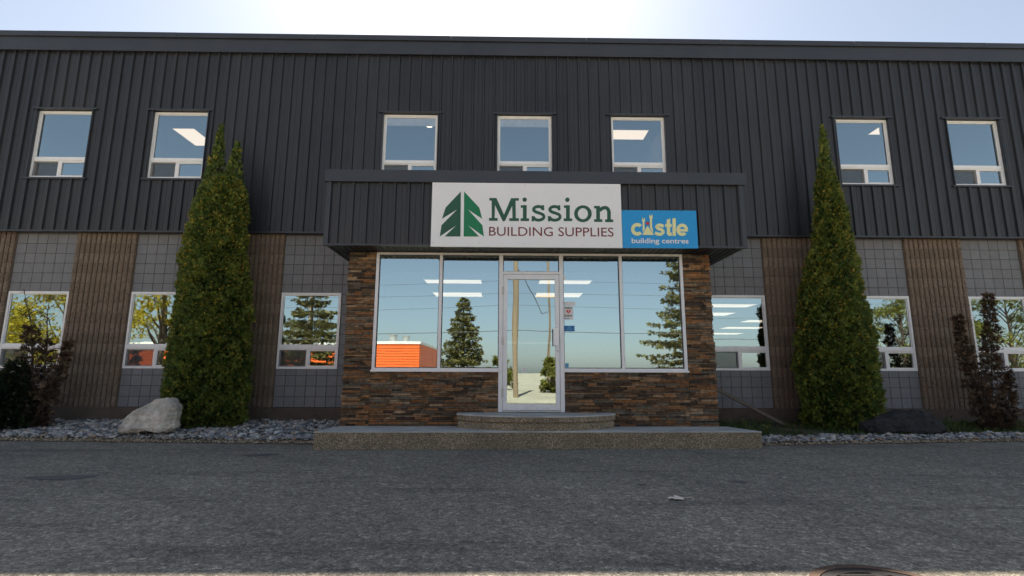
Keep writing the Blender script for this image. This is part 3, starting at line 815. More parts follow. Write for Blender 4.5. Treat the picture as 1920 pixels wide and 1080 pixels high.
g.ring(1080, 261, 61, 58, 26, wy=20, n=40)
g.bar(1172, 207, 1198, 300); g.bar(1157, 207, 1173, 224); g.bar(1157, 299, 1214, 317)
g.stroke(smooth([(1196, 240), (1210, 226), (1232, 219), (1252, 227), (1260, 250)], 6), 24); g.bar(1248, 245, 1273, 300); g.bar(1234, 300, 1290, 318)
parts.append(m.build('slab_lettering', MT['greendark']))
xa, zb = sm(432, 411); xb, _ = sm(1293, 413); _, zt = sm(860, 355)
parts.append(text_mesh('lettering', 'BUILDING SUPPLIES', xa, xb, zb - .004, zt + .003, SY, MT['maroon'], None, .0))
adopt(SIGN, *parts)

BX0, BX1, BZ0, BZ1 = 1.512, 2.742, 3.108, 3.745
def bm_(px, py):
    v = (py - 238.) / 255.; u = (px - (1350 + 6 * v)) / (510 + 10 * v)
    return BX0 + u * (BX1 - BX0), BZ1 - v * (BZ1 - BZ0)
SY2 = -2.226
SIGN2 = empty('store_sign', (2.1, SY2, BZ0), 'smaller blue sign board with pale yellow tower lettering and a red leaf', 'sign')
m = MB(); m.box(BX0, BX1, SY2, SY2 + .026, BZ0, BZ1); parts = [m.build('sign_board', MT['signblue'])]
m = MB()
for px, py in ((1362, 246), (1558, 248), (1757, 246), (1363, 463), (1770, 480)):
    x, z = bm_(px, py); m.tube([(x, SY2 - .004, z), (x, SY2, z)], .007, 8)
parts.append(m.build('screw_heads', MT['black']))
m = MB(); g = Glyph(m, bm_, SY2)
g.ring(1456, 368, 43, 43, 23, 42, 318, 34)
g.poly([(1526, 344), (1571, 405), (1490, 405)])
for a, t0, w in ((1489, 290, 20), (1539, 268, 22)):     # two crenellated towers
    g.poly([(a, t0), (a + w * .28, t0), (a + w * .28, t0 + 9), (a + w * .72, t0 + 9), (a + w * .72, t0), (a + w, t0), (a + w, t0 + 24), (a + w - 4, t0 + 24), (a + w - 4, 352 if a < 1510 else 350), (a + 4 - (0 if a < 1510 else 0), 352), (a + 4, t0 + 24), (a, t0 + 24)])
g.poly([(1493, 350), (1508, 350), (1508, 366), (1493, 388)]); g.poly([(1541, 349), (1558, 349), (1566, 392), (1545, 362)])
g.stroke(smooth([(1637, 350), (1624, 341), (1604, 339), (1590, 349), (1600, 362), (1622, 370), (1634, 384), (1622, 398), (1600, 400), (1578, 390)], 6), 21)
g.poly([(1659, 302), (1682, 292), (1682, 330), (1693, 330), (1693, 350), (1682, 350), (1682, 386), (1693, 390), (1693, 410), (1670, 410), (1659, 398), (1659, 350), (1649, 350), (1649, 330), (1659, 330)])
g.bar(1698, 291, 1721, 411)
g.ring(1765, 369, 40, 42, 22, -8, 318 - 0, 34) if False else g.ring(1765, 369, 40, 42, 22, 0, 316, 34)
g.bar(1742, 364, 1804, 381)
parts.append(m.build('tower_lettering', MT['paleyellow']))
m = MB(); g = Glyph(m, bm_, SY2 - .004)
lf = [(0, -14), (4, -7), (9, -9), (8, -1), (15, -3), (11, 4), (13, 6), (4, 9), (1, 9), (1, 15), (-1, 15), (-1, 9), (-4, 9), (-13, 6), (-11, 4), (-15, -3), (-8, -1), (-9, -9), (-4, -7)]
g.poly([(1527 + x, 327 + y) for x, y in lf]); parts.append(m.build('leaf_emblem', MT['red']))
xa, zb = bm_(1417, 472); xb, _ = bm_(1810, 472); _, zt = bm_(1600, 427)
parts.append(text_mesh('lettering', 'building centres', xa, xb, zb, zt, SY2, MT['letterwhite'], None, .016))
adopt(SIGN2, *parts)

# stickers on the glass right of the door (just proud of the pane)
GY_ = SV + .022
def sticker(x0, x1, z0, z1, mat, label, y=GY_):
    e = empty('window_sticker', ((x0 + x1) / 2, y, z0), label, 'sticker')
    m = MB(); m.box(x0, x1, y - .002, y, z0, z1); adopt(e, m.build('film', mat)); return e
sticker(.592, .795, 2.225, 2.29, MT['paper'], 'narrow pale strip sticker, topmost on the pane right of the door')
e = sticker(.598, .755, 1.985, 2.215, MT['paper'], 'white defibrillator sticker with red heart on the pane right of the door')
yy = GY_ - .002
adopt(e, text_mesh('lettering', 'AED', .612, .742, 2.168, 2.203, yy, MT['black'], None, .02, .002), text_mesh('lettering', 'DEA', .612, .742, 2.035, 2.07, yy, MT['black'], None, .02, .002))
m = MB(); hp = []
for i in range(32):
    t = 2 * PI * i / 32; hp.append((.677 + .0024 * 16 * math.sin(t) ** 3, 2.122 + .0024 * (13 * math.cos(t) - 5 * math.cos(2 * t) - 2 * math.cos(3 * t) - math.cos(4 * t))))
m.extrude(hp[::-1], yy - .002, yy + .0005); adopt(e, m.build('heart', MT['red']))
m = MB(); m.extrude([(.684, 2.145), (.668, 2.118), (.677, 2.118), (.67, 2.095), (.688, 2.125), (.679, 2.125)], yy - .0035, yy - .0019); adopt(e, m.build('bolt_symbol', MT['letterwhite']))
m = MB(); m.box(.605, .695, yy - .0015, yy + .0005, 1.998, 2.008); adopt(e, m.build('print_line', MT['stickblue']))
e = sticker(.602, .775, 1.79, 1.885, MT['stickblue'], 'small blue rectangular sticker below the heart sticker')
m = MB(); m.box(.635, .745, yy - .0015, yy + .0005, 1.815, 1.823); m.box(.65, .73, yy - .0015, yy + .0005, 1.832, 1.838); m.extrude([(.655, 1.853), (.722, 1.853), (.71, 1.866), (.69, 1.872), (.668, 1.866)], yy - .0015, yy + .0005); adopt(e, m.build('print_line', MT['paleblue']))
sticker(-.105, -.045, 1.095, 1.175, MT['paper'], 'small white paper notice stuck low on the door glass', SV + .010)
sticker(.61, .665, 1.19, 1.26, MT['paleblue'], 'tiny faded blue sticker in the bottom corner of the pane right of the door')
# hanging red ornament inside the right pane
OR = empty('hanging_ornament', (2.31, -1.60, 1.40), 'dark red hanging ornament inside the right entrance pane', 'ornament')
m = MB(); m.tube([(2.30, -1.6, 1.40), (2.305, -1.6, 1.45), (2.32, -1.6, 1.50), (2.325, -1.6, 1.55), (2.33, -1.6, 1.58)], [.006, .016, .024, .02, .004], 10); b1 = m.build('body', MT['red'], None, True)
m = MB(); m.tube([(2.33, -1.6, 1.58), (2.33, -1.6, 3.2)], .0015, 5); adopt(OR, b1, m.build('thread', MT['wire']))

# ------------------------------------------------------------------ lights seen through the glass
def troffer(x0, x1, y0, y1, z, label, group='ceiling lights seen through the windows'):
    e = empty('ceiling_light', ((x0 + x1) / 2, (y0 + y1) / 2, z), label, 'light', group)
    m = MB(); m.box(x0, x1, y0, y1, z - .015, z - .006); d = m.build('diffuser', MT['panel'])
    m = MB(); w = .02
    m.box(x0 - w, x0, y0 - w, y1 + w, z - .02, z - .0005); m.box(x1, x1 + w, y0 - w, y1 + w, z - .02, z - .0005); m.box(x0, x1, y0 - w, y0, z - .02, z - .0005); m.box(x0, x1, y1, y1 + w, z - .02, z - .0005)
    adopt(e, d, m.build('rim', MT['whitetrim']))
ZCE = 3.02
troffer(-2.08, -.90, .17, .62, ZCE, 'lit ceiling panel, nearer of the two left of the door')
troffer(-2.14, -.97, 1.88, 2.56, ZCE, 'lit ceiling panel, farther of the two left of the door')
troffer(.33, 1.42, .17, .60, ZCE, 'lit ceiling panel, nearer of the two right of the door')
troffer(.37, 1.49, 1.86, 2.56, ZCE, 'lit ceiling panel, farther of the two right of the door')
troffer(5.1, 6.65, 3.7, 4.38, ZCE, 'uppermost lit ceiling panel in the window right of the stone entrance')
troffer(5.6, 6.97, 5.7, 6.6, ZCE, 'second lit ceiling panel down in the window right of the stone entrance')
troffer(8.45, 9.3, 7.9, 8.7, ZCE, 'short lit ceiling panel beside the dark reflection right of the stone entrance')
troffer(8.9, 10.5, 10.7, 11.6, ZCE, 'fourth lit ceiling panel down in the window right of the stone entrance')
troffer(9.4, 11.1, 13.9, 14.9, ZCE, 'lowest lit ceiling panel in the window right of the stone entrance')
ZU = 6.92
troffer(-8.47, -7.95, 1.38, 2.32, ZU, 'lit ceiling panel in the upper window beside the left cedar')
troffer(2.0, 3.06, 1.22, 1.72, ZU, 'lit ceiling panel in the upper window over the blue sign')
troffer(8.5, 9.1, .75, 1.32, ZU, 'lit ceiling panel corner in the upper window beside the right cedar')
def downlight(x, y, z, label):
    e = empty('downlight', (x, y, z), label, 'light', 'round downlights')
    m = MB(); m.tube([(x, y, z - .012), (x, y, z - .004)], .075, 20); a = m.build('lens', MT['down'])
    m = MB(); n = 20
    for k in range(n):
        q = [(x + r_ * math.cos(2 * PI * j / n), y + r_ * math.sin(2 * PI * j / n), z - .008) for r_, j in ((.075, k), (.10, k), (.10, k + 1), (.075, k + 1))]
        m.quad(*q[::-1])
    adopt(e, a, m.build('ring', MT['whitetrim']))
downlight(-1.25, -1.30, 3.235, 'small round downlight at the top of the glazing left of the door')
downlight(1.21, -1.30, 3.235, 'small round downlight at the top of the glazing right of the door')
downlight(-2.23, 1.14, ZU, 'small round downlight in the upper window over the left end of the sign')

# ------------------------------------------------------------------ plants
def sprays(C, D, size, tint, g, nleaf=7, spread=1.0, width=.16, tipgold=None):
    """flat fans of slim leaflets. C centres (n,3), D outward dirs (n,3)"""
    n = len(C); V = []; T = []
    D = D / np.linalg.norm(D, axis=1, keepdims=True)
    rnd = g.normal(0, 1, (n, 3)); S_ = np.cross(D, rnd); S_ /= np.linalg.norm(S_, axis=1, keepdims=True)
    Nn = np.cross(D, S_)
    for k in range(nleaf):
        a = (k / (nleaf - 1) - .5) * 2 * spread + g.normal(0, .12, n)
        L = size * (1.0 - .35 * abs(k / (nleaf - 1) - .5) * 2) * g.uniform(.7, 1.2, n)
        dirv = D * np.cos(a)[:, None] + S_ * np.sin(a)[:, None] + Nn * g.normal(0, .18, n)[:, None]
        st = C + D * (size * .25 * k / nleaf)[:, None] if isinstance(size, np.ndarray) else C + D * (size * .25 * k / nleaf)
        side = np.cross(dirv, Nn); side /= np.linalg.norm(side, axis=1, keepdims=True)
        w = (L * width)[:, None]; L_ = L[:, None]
        V.append(np.stack([st, st + dirv * L_ * .55 + side * w, st + dirv * L_, st + dirv * L_ * .5 - side * w], 1))
        t = tint.copy() + g.normal(0, .05, n)
        T.append(t)
    return np.concatenate(V).reshape(-1, 3), np.clip(np.concatenate(T), 0, 1)

def lumps(th, z, ph):
    return (.55 * np.sin(3 * th + 2.1 * z + ph) + .6 * np.sin(5 * th - 4.3 * z + 1.7 * ph) + .5 * np.sin(8 * th + 9 * z + .6 * ph) + .45 * np.sin(2 * th - 13 * z + 2.3 * ph) + .4 * np.sin(11 * th - 17 * z + ph)) / 2.5

def cedar(root, zl, xc, rad, yc, ydepth, n, seed, gold, leaf=.105, dx=0.0, rs=1.0):
    g = np.random.default_rng(seed)
    zl = np.array(zl); xc = np.array(xc) + dx; rad = np.array(rad) * rs
    # sample heights in proportion to girth
    zz = np.linspace(zl[0], zl[-1], 400); w = np.interp(zz, zl, rad) + .03; cdf = np.cumsum(w) / w.sum()
    z = np.interp(g.random(n), cdf, zz)
    th = g.uniform(0, 2 * PI, n)
    lm = lumps(th, z, seed)
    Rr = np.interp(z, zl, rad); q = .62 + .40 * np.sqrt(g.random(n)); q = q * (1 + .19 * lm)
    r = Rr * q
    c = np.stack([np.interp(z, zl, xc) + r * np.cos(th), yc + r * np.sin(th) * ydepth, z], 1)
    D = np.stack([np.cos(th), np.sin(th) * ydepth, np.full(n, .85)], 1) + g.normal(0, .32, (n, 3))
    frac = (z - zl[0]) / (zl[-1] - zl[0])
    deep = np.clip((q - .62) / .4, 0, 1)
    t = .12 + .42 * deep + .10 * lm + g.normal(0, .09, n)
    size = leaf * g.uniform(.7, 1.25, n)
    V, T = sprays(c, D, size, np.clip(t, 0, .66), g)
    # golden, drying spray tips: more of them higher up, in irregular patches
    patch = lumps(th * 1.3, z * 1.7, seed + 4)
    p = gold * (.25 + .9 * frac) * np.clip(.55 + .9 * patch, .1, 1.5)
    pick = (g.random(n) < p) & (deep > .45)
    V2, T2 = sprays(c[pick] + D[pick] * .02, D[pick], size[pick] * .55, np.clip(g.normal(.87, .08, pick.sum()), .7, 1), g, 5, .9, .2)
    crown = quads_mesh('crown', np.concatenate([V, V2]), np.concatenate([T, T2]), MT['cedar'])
    m = MB(); k = np.linspace(zl[0] - .12, zl[-1] - .3, 12)
    m.tube([(float(np.interp(a, zl, xc)), yc, float(a)) for a in k], [.10 * (1 - i / 13) + .012 for i in range(12)], 8)
    for i in range(46):
        a = g.uniform(zl[0] + .2, zl[-1] - .5); b_ = g.uniform(0, 2 * PI); rr = float(np.interp(a, zl, rad)) * .8; x = float(np.interp(a, zl, xc))
        m.tube([(x, yc, a - .15), (x + rr * .5 * math.cos(b_), yc + rr * .5 * math.sin(b_) * ydepth, a), (x + rr * math.cos(b_), yc + rr * math.sin(b_) * ydepth, a + .25)], [.02, .014, .005], 5)
    adopt(root, crown, m.build('trunk', MT['bark']))
    return c, Rr

e = empty('cedar_tree', (-5.82, -.66, .15), 'tall broad columnar cedar with a forked tip behind the pale boulder', 'tree', 'columnar cedars against the building')
# profile from the ground up: centre and half width
cedar(e, [.12, .28, .9, 1.83, 2.82, 3.72, 4.30, 4.56, 4.80], [-5.64, -5.64, -5.68, -5.71, -5.76, -5.78, -5.75, -5.74, -5.74],
      [.62, .70, .74, .70, .63, .54, .48, .41, .28], -.66, .62, 26000, 21, 1.25, .074, -.17, .95)
e2_ = np.random.default_rng(5)
def leader(root, x0, x1, z0, z1, r0, n, seed, yc=-.68):
    g = np.random.default_rng(seed); u = g.random(n) ** 1.3; z = z0 + (z1 - z0) * u; th = g.uniform(0, 2 * PI, n); r = r0 * (1 - u) ** .8 * np.sqrt(g.random(n))
    c = np.stack([x0 + (x1 - x0) * u + r * np.cos(th), yc + r * np.sin(th), z], 1)
    D = np.stack([np.cos(th) * .5, np.sin(th) * .5, np.full(n, 1.3)], 1) + g.normal(0, .25, (n, 3))
    V, T = sprays(c, D, .08 * g.uniform(.7, 1.2, n), np.clip(g.normal(.5, .15, n), .1, .82), g, 5, .6)
    m = MB(); m.tube([(x0, yc, z0 - .3), ((x0 + x1) / 2, yc, (z0 + z1) / 2), (x1, yc, z1 - .05)], [.03, .018, .005], 6)
    adopt(root, quads_mesh('leader', V, T, MT['cedar']), m.build('leader_stem', MT['bark']))
leader(e, -6.10, -6.07, 4.35, 5.92, .21, 900, 31); leader(e, -5.74, -5.72, 4.30, 5.56, .24, 1000, 32)
leader(e, -6.25, -6.22, 4.3, 5.18, .15, 320, 33)
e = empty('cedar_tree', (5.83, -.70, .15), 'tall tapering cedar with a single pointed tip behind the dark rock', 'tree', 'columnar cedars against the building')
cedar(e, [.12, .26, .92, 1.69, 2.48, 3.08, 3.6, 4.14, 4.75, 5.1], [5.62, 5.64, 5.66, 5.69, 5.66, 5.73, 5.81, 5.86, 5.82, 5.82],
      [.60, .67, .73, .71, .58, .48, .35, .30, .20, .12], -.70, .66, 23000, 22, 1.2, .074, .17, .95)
leader(e, 6.0, 6.03, 4.6, 6.05, .18, 900, 34)

def dead_stem(g, pts, rad, n, spread, z_lo, z_hi, size=.085):
    """brown sprays round a stem path; returns spray centres and directions"""
    P = np.array(pts); L = np.concatenate([[0], np.cumsum(np.linalg.norm(np.diff(P, axis=0), axis=1))]); L /= L[-1]
    u = z_lo + (z_hi - z_lo) * g.random(n) ** 1.1
    c = np.stack([np.interp(u, L, P[:, i]) for i in range(3)], 1)
    th = g.uniform(0, 2 * PI, n); r = spread * np.interp(u, [0, .35, 1], [1.0, .85, .18]) * g.random(n) ** .7
    clump = (np.sin(u * 23 + th * 2) + np.sin(u * 41 - th * 3)) * .25 + .75
    r = r * clump
    c[:, 0] += r * np.cos(th); c[:, 1] += r * np.sin(th) * .8
    D = np.stack([np.cos(th), np.sin(th), g.uniform(-.3, .9, n)], 1) + g.normal(0, .4, (n, 3))
    return c, D

def twigs(m, g, pts, n, lmax, lo=.35):
    P = np.array(pts); L = np.concatenate([[0], np.cumsum(np.linalg.norm(np.diff(P, axis=0), axis=1))]); L /= L[-1]
    for _ in range(n):
        u = lo + (1 - lo) * g.random(); p = np.array([np.interp(u, L, P[:, i]) for i in range(3)]); a = g.uniform(0, 2 * PI); l_ = lmax * g.uniform(.4, 1) * (1.2 - u)
        d = np.array([math.cos(a), math.sin(a) * .7, g.uniform(.5, 1.3)]); d /= np.linalg.norm(d)
        q = p + d * l_ * .5 + g.normal(0, .02, 3); s_ = p + d * l_ + np.array([0, 0, l_ * .15]) + g.normal(0, .03, 3)
        m.tube([p, q, s_], [.007, .005, .002], 4)

def dead_shrub(root, stems, seed, green=None):
    g = np.random.default_rng(seed); m = MB(); Cs = []; Ds = []
    for pts, n, sp, hi, tw in stems:
        k = len(pts); sm_ = np.array(pts)
        m.tube(pts, [.026 * (1 - i / (k - 1)) ** 1.6 + .003 for i in range(k)], 6)
        twigs(m, g, pts, tw, .42)
        c, D = dead_stem(g, pts, .03, n, sp, 0.02, hi); Cs.append(c); Ds.append(D)
    C = np.vstack(Cs); D = np.vstack(Ds); n = len(C)
    V, T = sprays(C, D, .085 * g.uniform(.6, 1.3, n), np.clip(g.normal(.4, .28, n), 0, 1), g, 6, 1.0, .13)
    obs = [m.build('stems', MT['bark']), quads_mesh('brown_foliage', V, T, MT['dead'])]
    if green:
        zl, xc, rad, yc, n = green
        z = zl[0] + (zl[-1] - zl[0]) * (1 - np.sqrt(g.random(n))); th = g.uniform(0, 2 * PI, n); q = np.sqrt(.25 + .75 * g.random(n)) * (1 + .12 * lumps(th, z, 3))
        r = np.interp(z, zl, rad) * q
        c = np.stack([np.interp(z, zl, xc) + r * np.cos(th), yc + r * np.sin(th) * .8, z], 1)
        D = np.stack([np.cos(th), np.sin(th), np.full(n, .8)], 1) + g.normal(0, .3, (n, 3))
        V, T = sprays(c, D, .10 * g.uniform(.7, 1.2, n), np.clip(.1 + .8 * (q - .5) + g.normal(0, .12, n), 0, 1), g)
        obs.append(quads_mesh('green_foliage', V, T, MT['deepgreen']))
    adopt(root, *obs)
y = -.85
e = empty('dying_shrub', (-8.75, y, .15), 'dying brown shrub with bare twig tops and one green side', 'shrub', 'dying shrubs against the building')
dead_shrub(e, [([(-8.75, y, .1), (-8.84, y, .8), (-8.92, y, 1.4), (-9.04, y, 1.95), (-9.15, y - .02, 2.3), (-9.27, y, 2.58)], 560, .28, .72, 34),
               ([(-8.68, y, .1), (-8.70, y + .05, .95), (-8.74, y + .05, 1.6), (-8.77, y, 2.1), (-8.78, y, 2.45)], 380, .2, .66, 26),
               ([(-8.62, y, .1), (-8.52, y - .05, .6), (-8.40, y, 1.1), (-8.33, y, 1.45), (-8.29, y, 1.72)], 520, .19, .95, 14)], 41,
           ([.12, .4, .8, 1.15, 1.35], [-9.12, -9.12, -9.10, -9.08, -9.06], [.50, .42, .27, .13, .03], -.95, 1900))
e = empty('dying_shrub', (8.45, y, .15), 'dying reddish brown cedar shrub with two leaning stems and no green', 'shrub', 'dying shrubs against the building')
dead_shrub(e, [([(8.45, y, .1), (8.55, y, .8), (8.64, y, 1.4), (8.72, y, 2.0), (8.76, y, 2.6)], 1050, .28, 1.0, 16),
               ([(8.42, y, .1), (8.30, y - .05, .7), (8.20, y, 1.25), (8.13, y, 1.75), (8.11, y, 2.2)], 760, .25, 1.0, 12),
               ([(8.6, y, .1), (8.75, y - .05, .4), (8.88, y, .8), (8.92, y, 1.15)], 450, .24, 1.0, 5)], 42)

# grass and weeds right of the slab
g = np.random.default_rng(8); n = 9500
x = 3.35 + 8.0 * g.random(n); e_ = np.array([edge_y(a) for a in x]); yy = e_ + .42 + (-.15 - e_ - .42) * g.random(n)
keep = (np.sin(x * 2.3) + np.sin(x * 5.1 + yy * 7) * .7 + np.sin(yy * 13 + x) * .5 + g.normal(0, .4, n)) > -.75; x = x[keep]; yy = yy[keep]; n = len(x)
z = np.array([bed_z(a, b_) for a, b_ in zip(x, yy)]); a = g.uniform(0, 2 * PI, n); hgt = .05 + .07 * g.random(n) ** 2; w = .006 + .006 * g.random(n); ln = g.normal(0, .05, (n, 2))
s_ = np.stack([np.cos(a) * w, np.sin(a) * w, 0 * a], 1); b0 = np.stack([x, yy, z - .01], 1); t0 = b0 + np.stack([ln[:, 0], ln[:, 1], hgt], 1)
V = np.stack([b0 - s_, b0 + s_, t0 + s_ * .2, t0 - s_ * .2], 1).reshape(-1, 3)
tag(quads_mesh('grass', V, g.random(n), MT['grass']), 'low dark grass and clover behind the stone strip right of the entrance', 'grass', kind='stuff')
def weed(x, y, h_, seed, label):
    g = np.random.default_rng(seed); m = MB(); z = bed_z(x, y)
    r_ = empty('weed_plant', (x, y, z), label, 'weed', 'weeds by the entrance slab'); C = []; D = []
    for k in range(5):
        a = g.uniform(0, 2 * PI); l_ = h_ * g.uniform(.6, 1); p = np.array([x, y, z - .02]); q = p + np.array([math.cos(a) * .12 * l_ / h_ * h_, math.sin(a) * .1 * h_, l_ * .6]); t = q + np.array([math.cos(a) * .25 * h_, math.sin(a) * .2 * h_, l_ * .4])
        m.tube([p, q, t], [.004, .003, .001], 4)
        for u in np.linspace(.2, 1, 7): C.append(p + (t - p) * u); D.append(np.array([math.cos(a + g.normal(0, 1)), math.sin(a + g.normal(0, 1)), .6]))
    V, T = sprays(np.array(C), np.array(D), .05 * g.uniform(.7, 1.3, len(C)), g.random(len(C)), g, 3, .7, .2)
    adopt(r_, m.build('stems', MT['grass']), quads_mesh('leaves', V, T, MT['grass']))
weed(3.72, -1.55, .34, 1, 'taller thin weed nearest the right end of the landing slab')
weed(4.05, -1.35, .24, 2, 'short weed in the grass between the landing slab and the right cedar')
weed(7.7, -.9, .26, 3, 'small weed between the dark rock and the reddish dying shrub')

# ------------------------------------------------------------------ rocks, pole, leaf, drain
def rock(name, mat, loc, scale, seed, label, rot=0, facets=9, cuts=()):
    g = np.random.default_rng(seed); v, f = ico(5)
    for _ in range(facets):            # planar fracture faces
        d = g.normal(0, 1, 3); d /= np.linalg.norm(d); h_ = g.uniform(.62, .88)
        s_ = v @ d; over = s_ > h_; v[over] -= np.outer((s_[over] - h_) * .93, d)
    for d, h_ in cuts:
        d = np.array(d, float); d /= np.linalg.norm(d); s_ = v @ d; over = s_ > h_; v[over] -= np.outer((s_[over] - h_) * .95, d)
    k = np.zeros(len(v))
    for fr, am in ((2.3, .05), (5, .03), (11, .014), (23, .007)):
        ph = g.uniform(0, 6, 3); k += am * (np.sin(v[:, 0] * fr + ph[0] + 1.3 * np.sin(v[:, 1] * fr)) + np.sin(v[:, 1] * fr * 1.1 + ph[1] + 1.1 * np.sin(v[:, 2] * fr)) + np.sin(v[:, 2] * fr * .9 + ph[2] + v[:, 0] * 2))
    v = v * (1 + k[:, None] * .6); v = v * np.array(scale)
    c, s_ = math.cos(rot), math.sin(rot); v = v @ np.array([[c, s_, 0], [-s_, c, 0], [0, 0, 1]])
    me = bpy.data.meshes.new(name); me.from_pydata(v.tolist(), [], f.tolist()); me.update()
    t = me.attributes.new('tint', 'FLOAT', 'FACE'); tv = np.clip(.5 + v[f].mean(1)[:, 2] / scale[2] * .3 + g.normal(0, .08, len(f)), 0, 1); t.data.foreach_set('value', tv.astype(np.float32))
    o = link(name, me, mat, None, True); o.location = loc; tag(o, label, 'boulder'); return o
def hull_rock(name, mat, loc, pts, seed, label, rough=.012, cuts=3, creases=.35, sc=(1, 1, 1)):
    """fractured block: hull of chosen corner points, subdivided, its faces roughened and edges worn"""
    import bmesh
    bm = bmesh.new()
    for p in pts: bm.verts.new((p[0] * sc[0], p[1] * sc[1], p[2] * sc[2]))
    r_ = bmesh.ops.convex_hull(bm, input=bm.verts)
    bmesh.ops.delete(bm, geom=[e for e in r_['geom_interior'] if isinstance(e, bmesh.types.BMVert)], context='VERTS')
    bmesh.ops.subdivide_edges(bm, edges=bm.edges[:], cuts=cuts, use_grid_fill=True)
    bmesh.ops.triangulate(bm, faces=bm.faces[:])
    bmesh.ops.subdivide_edges(bm, edges=bm.edges[:], cuts=1, use_grid_fill=True)
    for _ in range(2): bmesh.ops.smooth_vert(bm, verts=bm.verts[:], factor=creases, use_axis_x=True, use_axis_y=True, use_axis_z=True)
    bmesh.ops.subdivide_edges(bm, edges=bm.edges[:], cuts=1, use_grid_fill=True)
    bmesh.ops.triangulate(bm, faces=bm.faces[:])
    bm.normal_update(); g = np.random.default_rng(seed); ph = g.uniform(0, 6, 12)
    for v in bm.verts:
        c = v.co * 1.0
        k = sum(am * (math.sin(c.x * f + ph[i] + 1.4 * math.sin(c.y * f * .8 + ph[i + 3])) + math.sin(c.z * f * 1.2 + ph[i + 6] + 1.2 * math.sin(c.x * f * .7)) + math.sin(c.y * f * 1.1 + ph[i + 2]))
                for i, (f, am) in enumerate(((7, 1.0), (17, .65), (38, .35), (75, .2))))
        v.co += v.normal * (k * rough + g.normal(0, rough * .25))
    bm.normal_update(); me = bpy.data.meshes.new(name); bm.to_mesh(me); bm.free()
    t = me.attributes.new('tint', 'FLOAT', 'FACE'); zs = np.array([p.center.z for p in me.polygons])
    t.data.foreach_set('value', np.clip(.5 + g.normal(0, .12, len(zs)), 0, 1).astype(np.float32))
    o = link(name, me, mat, None, False); o.location = loc; tag(o, label, 'boulder'); return o
hull_rock('boulder', MT['boulder'], (-6.27, -1.42, .13),
          [(-.50, -.18, .0), (-.50, .15, .02), (-.47, -.22, .12), (-.44, .1, .2), (-.33, -.30, .02), (-.30, -.2, .34), (-.26, .15, .38), (.02, -.30, .40), (.08, -.12, .55), (.02, .2, .54), (.34, -.16, .63), (.38, .15, .60), (.46, -.20, .50), (.48, .12, .46), (.43, -.33, .22), (.50, -.1, .1), (.36, -.36, .0), (.40, .28, .0), (-.05, -.40, .08), (-.1, .3, .0)],
          6, 'large pale grey angular boulder resting on the river stones before the forked cedar', sc=(.86, .86, .86))
hull_rock('boulder', MT['darkrock'], (6.52, -1.08, .10),
          [(-.78, -.1, .0), (-.74, -.2, .14), (-.66, .1, .24), (-.62, -.3, .02), (-.3, -.26, .28), (-.2, .1, .33), (.02, -.22, .33), (.08, .1, .44), (.20, -.2, .45), (.34, .1, .46), (.45, -.22, .37), (.60, -.1, .28), (.74, -.22, .08), (.78, .1, .0), (.5, -.36, .0), (-.1, -.38, .0), (.2, .32, .0), (-.4, .3, .0)],
          9, 'long dark slaty rock in the grass at the foot of the single pointed cedar', .016, sc=(.95, .9, .84))
rock('boulder', MT['darkrock'], (-9.35, -1.2, .12), (.36, .25, .10), 12, 'flat dark stone below the half green dying shrub', 0, 5)
PO = empty('brown_handrail', (4.2, -.45, .1), 'sloping brown metal rail beside the right side of the stone entrance', 'rail')
m = MB(); a0, a1 = Vector((3.25, -.5, 1.00)), Vector((4.86, -.5, .15))
d = (a1 - a0).normalized(); nn = Vector((d.z, 0, -d.x))
def barbox(m, p, q, w, t):
    d = (q - p).normalized(); u = Vector((0, 1, 0)); n_ = d.cross(u).normalized()
    vs = []
    for c in (p, q):
        for s1, s2 in ((-1, -1), (1, -1), (1, 1), (-1, 1)): vs.append(c + u * (s1 * t / 2) + n_ * (s2 * w / 2))
    m.add(vs, [(0, 1, 2, 3), (7, 6, 5, 4), (0, 4, 5, 1), (1, 5, 6, 2), (2, 6, 7, 3), (3, 7, 4, 0)])
barbox(m, a0, a1, .055, .06); r1 = m.build('rail', MT['brownmetal'])
m = MB(); m.box(4.78, 4.83, -.525, -.475, .02, .17); adopt(PO, r1, m.build('post', MT['brownmetal']))
# dead leaf
LF = empty('dead_leaf', (1.13, -5.5, .003), 'single pale curled dead leaf lying on the asphalt', 'leaf')
m = MB(); g = np.random.default_rng(3)
lp = [(-.10, .0), (-.06, .03), (-.05, .055), (-.01, .04), (.0, .075), (.035, .045), (.07, .06), (.07, .02), (.12, .0), (.06, -.02), (.05, -.05), (.0, -.035), (-.04, -.05), (-.055, -.02)]
ct = (0.0, 0.0, .012)
pts = [(x * .85, y_ * 1.15, .004 + .014 * abs(math.sin(x * 30 + y_ * 20))) for x, y_ in lp]
for i in range(len(pts)):
    a_, b_ = pts[i], pts[(i + 1) % len(pts)]; m.add([ct, a_, b_], [(0, 1, 2)]); m.add([(ct[0], ct[1], ct[2] - .002), (a_[0], a_[1], a_[2] - .002), (b_[0], b_[1], b_[2] - .002)], [(0, 2, 1)])
bl = m.build('leaf_blade', MT['leaf'], LF)
m = MB(); m.tube([(.09, 0, .012), (.13, .01, .02), (.16, .0, .008)], [.003, .0025, .002], 5); m.build('leaf_stalk', MT['leaf'], LF)
